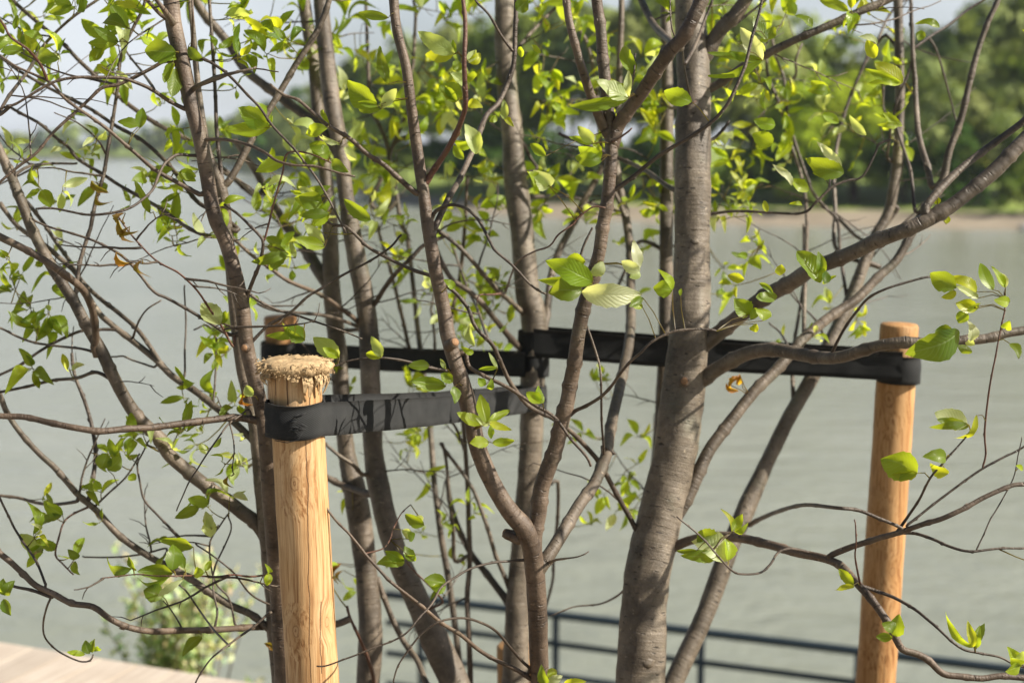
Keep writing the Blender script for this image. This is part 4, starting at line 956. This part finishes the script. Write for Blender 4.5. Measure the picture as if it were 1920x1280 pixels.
vs = [edge(1.3+3.05*i/nx, -3.15+2.65*j/ny, -.045+.03*noise.noise(Vector((i*.4, j*.4, 0)))+.03*math.sin(math.pi*i/nx)*math.sin(math.pi*j/ny)) for j in range(ny+1) for i in range(nx+1)]
mb.add(vs, [(j*(nx+1)+i, j*(nx+1)+i+1, (j+1)*(nx+1)+i+1, (j+1)*(nx+1)+i) for j in range(ny) for i in range(nx)])
tag(mb.build('planting_soil', M['soil']), None, None, None, 'structure')
M['slope'] = simple('grassy_slope', (.05, .075, .02), (.14, .16, .07), 7, .95, .8, .05)
# one sheet of terrain: slope below the deck, promenade bed, river bed out to the horizon
def near_h(t):      # t = distance beyond the deck edge
    for (a, za), (b, zb) in zip(PROF, PROF[1:]):
        if a <= t <= b: return za+(zb-za)*(t-a)/(b-a)
    return PROF[-1][1]
PROF = [(-60, -.35), (.02, -.35), (.6, -.5), (2.6, PZ-.06), (5.0, PZ-.06), (5.1, -5.6), (40, -6.5), (9000, -6.5)]
ts = [-60, -20, 0, .3, .6, 1, 1.5, 2, 2.5, 3, 4, 5.0, 5.1, 6, 10, 40, 200, 1500, 9000]
ss = [-6000, -800, -200, -60, -30]+[-20+1*i for i in range(45)]+[30, 60, 200, 800, 6000]
mb = MB(); vs = []
for t in ts:
    for s in ss:
        q = edge(s, t); vs.append((q.x, q.y, near_h(t)+(.05*noise.noise(Vector((s*.8, t*.8, 0))) if .3 < t < 3 else 0)))
W_ = len(ss)
mb.add(vs, [(j*W_+i, j*W_+i+1, (j+1)*W_+i+1, (j+1)*W_+i) for j in range(len(ts)-1) for i in range(W_-1)])
tag(mb.build('ground', M['slope']), None, None, None, 'structure')
# promenade paving follows the railing
rn_ = Vector((-rdir.y, rdir.x, 0)); rn_ = rn_ if rn_.y > 0 else -rn_
def rr_(s, off, z): q = ra+rdir*s+rn_*off; return Vector((q.x, q.y, z))
slab('promenade', [[rr_(-40, -1.9, PZ-.002), rr_(40, -1.9, PZ-.002), rr_(40, .35, PZ-.002), rr_(-40, .35, PZ-.002)],
                   [rr_(-40, .35, PZ-.002), rr_(40, .35, PZ-.002), rr_(40, .35, -6), rr_(-40, .35, -6)]], M['concrete'])

# ------------------------------------------------------------------ water
def watermat():
    m = NM('river_water')
    g = m.n('TexCoord').outputs['Object']
    mp1 = m.n('Mapping'); mp1.inputs['Scale'].default_value = (.7, 1.5, 1); m.l(g, mp1.inputs[0]); a = m.noise(mp1.outputs[0], .9, 4, .55, .4)
    mp2 = m.n('Mapping'); mp2.inputs['Scale'].default_value = (1, 2.2, 1); m.l(g, mp2.inputs[0]); b = m.noise(mp2.outputs[0], 4.5, 3, .5)
    mp3 = m.n('Mapping'); mp3.inputs['Scale'].default_value = (.02, .09, 1); m.l(g, mp3.inputs[0]); c = m.noise(mp3.outputs[0], 1, 3, .5)
    mp4 = m.n('Mapping'); mp4.inputs['Scale'].default_value = (.12, .5, 1); m.l(g, mp4.inputs[0]); d = m.noise(mp4.outputs[0], 1, 3, .6)
    col = m.ramp(c, [(.3, (.205, .226, .186)), (.7, (.258, .275, .232))])
    h = m.math('ADD', m.math('MULTIPLY', a, 1.0), m.math('MULTIPLY', b, .22)); h = m.math('ADD', h, m.math('MULTIPLY', d, 1.3))
    p = m.pbr(col, .16, m.bump(h, .9, .12), spec=.5); p.inputs['IOR'].default_value = 1.33
    return m.m
M['water'] = watermat()
wq = [rr_(-3500, .34, WZ), rr_(3500, .34, WZ)]; wf = Vector((0, 5000, 0))
slab('river', [[Vector((wq[0].x, wq[0].y, WZ)), Vector((wq[1].x, wq[1].y, WZ)), Vector((5000, 5000, WZ)), Vector((-5000, 5000, WZ))]], M['water'])

# ------------------------------------------------------------------ far bank
shore_px = [(3400, 445), (2500, 437), (1920, 431), (1600, 427), (1300, 419), (1000, 407), (850, 394), (700, 370), (600, 340), (520, 318), (440, 304), (300, 298.5), (0, 297), (-600, 298), (-2200, 300)]
shore = [onz(x, y, WZ) for x, y in shore_px]
A = catmull([(q.x, q.y, i) for i, q in enumerate(shore)], 3.5)
shp = [Vector((a[0], a[1], WZ)) for a in A]
shn = []
for i in range(len(shp)):
    t = (shp[min(i+1, len(shp)-1)]-shp[max(i-1, 0)]).normalized(); n_ = Vector((t.y, -t.x, 0)); r_ = Vector((shp[i].x, shp[i].y, 0)).normalized()
    shn.append((n_*.0+r_).normalized())
def strip(name, offs, mat, zj=.0):
    mb = MB(); vs = []; w_ = len(offs)
    for i, (p, n_) in enumerate(zip(shp, shn)):
        jit = 1.2*noise.noise(Vector((i*.35, 0, 1)))
        for o_, z_ in offs: q = p+n_*(o_+(jit if 0 < o_ < 60 else 0)); vs.append((q.x, q.y, WZ+z_+zj*noise.noise(Vector((q.x*.15, q.y*.15, 0)))*(1 if z_ > 0 else 0)))
    mb.add(vs, [(i*w_+k, (i+1)*w_+k, (i+1)*w_+k+1, i*w_+k+1) for i in range(len(shp)-1) for k in range(w_-1)])
    tag(mb.build(name, mat), None, None, None, 'structure')
M['sand'] = simple('sandy_shore', (.19, .16, .115), (.28, .24, .18), .35, .95, .6, .1)
M['meadow'] = simple('bank_grass', (.13, .19, .03), (.24, .31, .06), .3, .95, .8, .2)
strip('beach', [(-6, -.7), (0, .0), (3, .22), (7, .62), (10, .9)], M['sand'], .06)
strip('far_bank', [(9.0, .78), (13, 1.1), (22, 1.6), (40, 2.4), (120, 4), (900, 8), (4000, 14)], M['meadow'], .12)
# stones at the waterline on the right
M['stone'] = simple('river_stone', (.16, .16, .16), (.30, .29, .28), 2, .85, .5, .02)
mb = MB(); rn = random.Random(4)
for k in range(420):
    i = rn.randrange(len(shp)); p = shp[i]
    if p.x < 22 or p.x > 75: continue
    q = p+shn[i]*rn.uniform(-.6, 3.0); r_ = rn.uniform(.12, .42)
    vs = []; fs = []
    for a in range(4):
        for b in range(7):
            th_ = math.pi*a/6; f = r_*(1+.3*noise.noise(Vector((k, a, b))))
            vs.append(q+Vector((math.cos(b*.9)*math.sin(th_+.25)*f*1.3, math.sin(b*.9)*math.sin(th_+.25)*f, math.cos(th_+.25)*f*.7+.1)))
    fs = [(a*7+b, (a+1)*7+b, (a+1)*7+(b+1) % 7, a*7+(b+1) % 7) for a in range(3) for b in range(7)]+[tuple(range(7))]
    mb.add(vs, fs)
tag(mb.build('shore_stones', M['stone'], smooth=False), 'scattered grey stones along the far waterline on the right', 'stones', None, 'stuff')

# ------------------------------------------------------------------ trees of the far bank
def crownmat(name, c1, c2, tr):
    m = NM(name); at = m.n('Attribute', attribute_name='tint').outputs['Color']
    d = m.n('BsdfDiffuse'); m.l(at, d.inputs[0]); t = m.n('BsdfTranslucent'); m.l(m.mix(1, at, (1.5, 1.5, .5), 'MULTIPLY'), t.inputs[0])
    ms = m.n('MixShader'); ms.inputs[0].default_value = tr; m.l(d.outputs[0], ms.inputs[1]); m.l(t.outputs[0], ms.inputs[2]); m.l(ms.outputs[0], m.out.inputs[0]); return m.m
M['crown'] = crownmat('bank_foliage', 0, 0, .28)
def crown(mb, c, rx, rz, col, rn, nl=26, dens=1.0, leafs=.42, low=.0):
    """lumpy crown: many leafy tufts gathered in clumps on an uneven envelope"""
    for k in range(nl):
        v = rvec(rn)
        if v.z < -.55: v.z = -v.z
        rr = rn.uniform(.35, .95); lc = c+Vector((v.x*rx*rr, v.y*rx*rr, v.z*rz*rr)); lr = rn.uniform(.22, .40)*min(rx, rz)
        tf = rn.uniform(.75, 1.2); tint = (col[0]*tf*rn.uniform(.92, 1.05), col[1]*tf, col[2]*tf)
        for j in range(int(90*dens)):
            u = rvec(rn); 
            if u.z < -.3 and rn.random() < .6: u.z = -u.z
            q = lc+Vector((u.x*lr, u.y*lr, u.z*lr*.85))*rn.uniform(.72, 1.08)
            nn = (u+rvec(rn)*.4).normalized(); a = nn.orthogonal().normalized(); a = Matrix.Rotation(rn.uniform(0, 6.28), 3, nn) @ a; b = nn.cross(a); s = leafs*rn.uniform(.5, 1.15)
            f = rn.uniform(.8, 1.2)
            mb.add([q-a*s, q-b*s*.55, q+a*s, q+b*s*.6], [(0, 1, 2, 3)], None, (tint[0]*f, tint[1]*f, tint[2]*f))
COLS = {'willow': (.285, .335, .125), 'bright': (.30, .39, .03), 'dark': (.06, .115, .025), 'mid': (.185, .25, .055), 'grey': (.21, .26, .10)}
LAB = {'willow': 'silvery green willow', 'bright': 'bright yellow-green tree', 'dark': 'dark green tree', 'mid': 'mid-green tree', 'grey': 'grey-green tree'}
M['farbark'] = simple('distant_bark', (.07, .055, .04), (.13, .10, .08), 3, .9, .4, .02)
def bank_tree(X, ytop, wpx, kind, extra, where, ybase=None, low=.04, name='tree'):
    """X,ytop: photo position of the crown top; extra: metres behind the waterline"""
    rn = random.Random(int(X*7+ytop)); 
    xs = [(abs((960+(p.x/(p.y))*FPX)-X), i) for i, p in enumerate(shp) if p.y > 0]; i = min(xs)[1]
    extra += 8 if extra > 5 else 3; p = shp[i]+shn[i]*extra; gz = WZ+(1.0 if extra < 20 else 1.8)
    d = (p-CAM).dot(FW); top = P(X, ytop, d); H = max(2.0, top.z-gz); rx = wpx/2*d/FPX*1.12
    root = empty(name, (p.x, p.y, gz-.3), f'{LAB[kind]} {where}', 'tree' if name == 'tree' else 'bush', 'trees along the far bank' if name == 'tree' else 'bushes along the far bank')
    mb = MB()
    lean = rn.uniform(-.06, .06)*H
    crown_c = Vector((p.x+lean, p.y, gz+H*(.5+low*.5)))
    rz = H*(.5-low*.5)
    crown(mb, crown_c, rx, rz, COLS[kind], rn, nl=int(26+H*2.2) if name == 'tree' else 30, dens=1.25, leafs=.22+.02*H)
    t = MB()
    for s in range(3):
        tp = crown_c+Vector((rn.uniform(-.4, .4)*rx, rn.uniform(-.3, .3)*rx, rz*rn.uniform(.1, .5))); b = Vector((p.x+rn.uniform(-.3, .3), p.y, gz-.3))
        tube(t, [b, b.lerp(tp, .35)+Vector((rn.uniform(-.3, .3), 0, 0)), b.lerp(tp, .7), tp], [.018*H, .014*H, .009*H, .003*H], 8)
    t.build('trunk', M['farbark'], root, origin=root.location)
    mb.build('crown', M['crown'], root, origin=crown_c, smooth=False, tint=True)
FAR = [
 (1905, -60, 330, 'grey', 24, 'the tallest one at the right edge of the picture'),
 (2060, 40, 300, 'mid', 16, 'cut by the right edge of the picture, below the tallest crown'),
 (1750, 75, 250, 'willow', 17, 'rounded, just left of the tallest tree at the right edge'),
 (1850, 150, 200, 'willow', 10, 'low and rounded in front of the tallest tree at the right edge'),
 (1660, 60, 240, 'grey', 24, 'broad, behind the stem that sweeps right'),
 (1600, 120, 200, 'bright', 13, 'glowing between the thickest trunk and the right-hand sweeping stem'),
 (1500, 150, 170, 'bright', 10, 'low, standing in front of the taller ones right of the thickest trunk'),
 (1500, 50, 230, 'mid', 26, 'right of the thickest trunk, reaching the top branches'),
 (1400, 20, 240, 'willow', 21, 'tall, directly right of the thickest trunk'),
 (1290, -30, 240, 'mid', 27, 'tall, hidden mostly behind the thickest trunk'),
 (1180, -20, 240, 'willow', 23, 'tall, seen between the forked stem and the thickest trunk'),
 (1080, 10, 220, 'grey', 25, 'tall, seen just left of the upper fork of the forked stem'),
 (980, 25, 210, 'mid', 22, 'standing behind the straight rear stem'),
 (890, 45, 200, 'willow', 20, 'left of the straight rear stem against the sky'),
 (800, 80, 180, 'grey', 22, 'behind the left arm of the forked stem'),
 (720, 95, 170, 'mid', 22, 'last tall one at the left end of the near wood'),
 (645, 150, 150, 'willow', 26, 'lower one where the wood steps down towards the bend'),
 (570, 200, 140, 'grey', 26, 'small one at the bend of the river'),
]
for a in FAR: bank_tree(*a, ybase=None)
BUSH = [(1700, 250, 190, 'dark', 8), (1850, 235, 230, 'dark', 9), (1960, 250, 200, 'mid', 8), (1540, 265, 170, 'dark', 8), (1610, 270, 150, 'mid', 7), (1450, 255, 170, 'dark', 9), (1370, 275, 140, 'mid', 8),
        (1250, 250, 190, 'dark', 9), (1130, 255, 180, 'dark', 9), (1030, 250, 160, 'dark', 9), (930, 255, 160, 'dark', 9), (840, 260, 140, 'dark', 9), (760, 262, 130, 'mid', 9), (680, 265, 120, 'dark', 9),
        (1780, 345, 110, 'dark', 5), (1905, 340, 120, 'mid', 5), (1490, 335, 100, 'mid', 5)]
WH = ['under the willow near the right edge', 'wide, under the tallest tree at the right edge', 'cut by the right edge of the picture', 'left of the right-hand sweeping stem', 'partly behind the right-hand sweeping stem', 'a little right of the thickest trunk', 'next to the thickest trunk on its right',
      'behind the thickest trunk', 'between the fork and the thickest trunk', 'behind the right arm of the forked stem', 'behind the straight rear stem', 'just left of the straight rear stem', 'behind the left arm of the forked stem', 'at the left end of the near wood',
      'low, by the shore stones near the right edge', 'low, at the shore at the right edge', 'low, at the shore right of the thickest trunk']
LABB = dict(LAB)
for b, wtxt in zip(BUSH, WH):
    LAB = {'dark': 'dark shady bush', 'mid': 'mid-green bush'}
    bank_tree(b[0], b[1], b[2], b[3], b[4], wtxt, low=.02, name='bush')
# the far wood round the bend: one distant mass
mb = MB(); rn = random.Random(8)
for i, (p, n_) in enumerate(zip(shp, shn)):
    if p.y < 330: continue
    X_ = 960+p.x/p.y*FPX
    if X_ < -900: continue
    if i % 3: continue
    for k in range(1):
        hgt = rn.uniform(13, 20)*(1+.15*noise.noise(Vector((i*.12, 0, 0)))); q = p+n_*rn.uniform(8, 30)
        crown(mb, Vector((q.x, q.y, WZ+hgt*.5)), rn.uniform(9, 13), hgt*.6, COLS[rn.choice(['mid', 'grey', 'dark', 'willow'])], rn, nl=13, dens=.3, leafs=1.9)
tag(mb.build('distant_wood', M['crown'], smooth=False, tint=True), 'hazy band of wood along the far river bend on the left', 'wood', None, 'stuff')
# ------------------------------------------------------------------ sapling below the deck
M['sap'] = M['leaf']; rn = random.Random(31)
sc = P(335, 1145, 6.3); g0 = Vector((sc.x, sc.y, sc.z-1.2)); gz = near_h((Vector((sc.x, sc.y, 0))-e0).dot(en))
root = empty('bush', (sc.x, sc.y, gz), 'pale green feathery bush growing just beyond the deck edge', 'bush')
st = MB(); lf = MB()
for k in range(66):
    a = rn.gauss(0, 1); tp = P(335+rn.gauss(0, 68), 1145+rn.uniform(-125, 150), 6.3+rn.uniform(-.3, .35)); b = Vector((sc.x+rn.gauss(0, .06), sc.y+rn.gauss(0, .06), gz))
    mid_ = b.lerp(tp, .55)+Vector((0, 0, .08)); tube(st, [b, mid_, tp], [.006, .004, .0015], 5)
    for j in range(30):
        f = rn.uniform(.5, 1); q = b.lerp(mid_, f*2) if f < .5 else mid_.lerp(tp, f*2-1); dr = (rvec(rn)+Vector((0, 0, .3))).normalized()
        leaf(lf, q, q+dr*rn.uniform(.04, .07), (rvec(rn)+Vector((.4, -.3, .6))).normalized(), .02, tuple(v*rn.uniform(.8, 1.2) for v in (.50, .56, .33)), rnd=rn, fold=.2)
st.build('stems', M['twig'], root, origin=root.location); lf.build('foliage', M['crown'], root, origin=sc, tint=True)
# ------------------------------------------------------------------ the air
hz = NM('summer_haze'); hz.t.nodes.clear(); o_ = hz.n('OutputMaterial'); pv = hz.n('VolumePrincipled'); pv.inputs['Color'].default_value = (.80, .88, 1, 1); pv.inputs['Density'].default_value = .00020; pv.inputs['Anisotropy'].default_value = .2
hz.l(pv.outputs[0], o_.inputs['Volume'])
mb = MB(); x_, y0_, y1_, z0_, z1_ = 6600, -400, 9200, -8.5, 45
mb.add([(-x_, y0_, z0_), (x_, y0_, z0_), (x_, y1_, z0_), (-x_, y1_, z0_), (-x_, y0_, z1_), (x_, y0_, z1_), (x_, y1_, z1_), (-x_, y1_, z1_)], [(3, 2, 1, 0), (4, 5, 6, 7), (0, 1, 5, 4), (1, 2, 6, 5), (2, 3, 7, 6), (3, 0, 4, 7)])
if HAZE: tag(mb.build('haze', hz.m, smooth=False), 'thin blue-grey air over the river', 'haze', None, 'stuff')
for o in bpy.data.objects:
    if 'wo' in o: del o['wo']
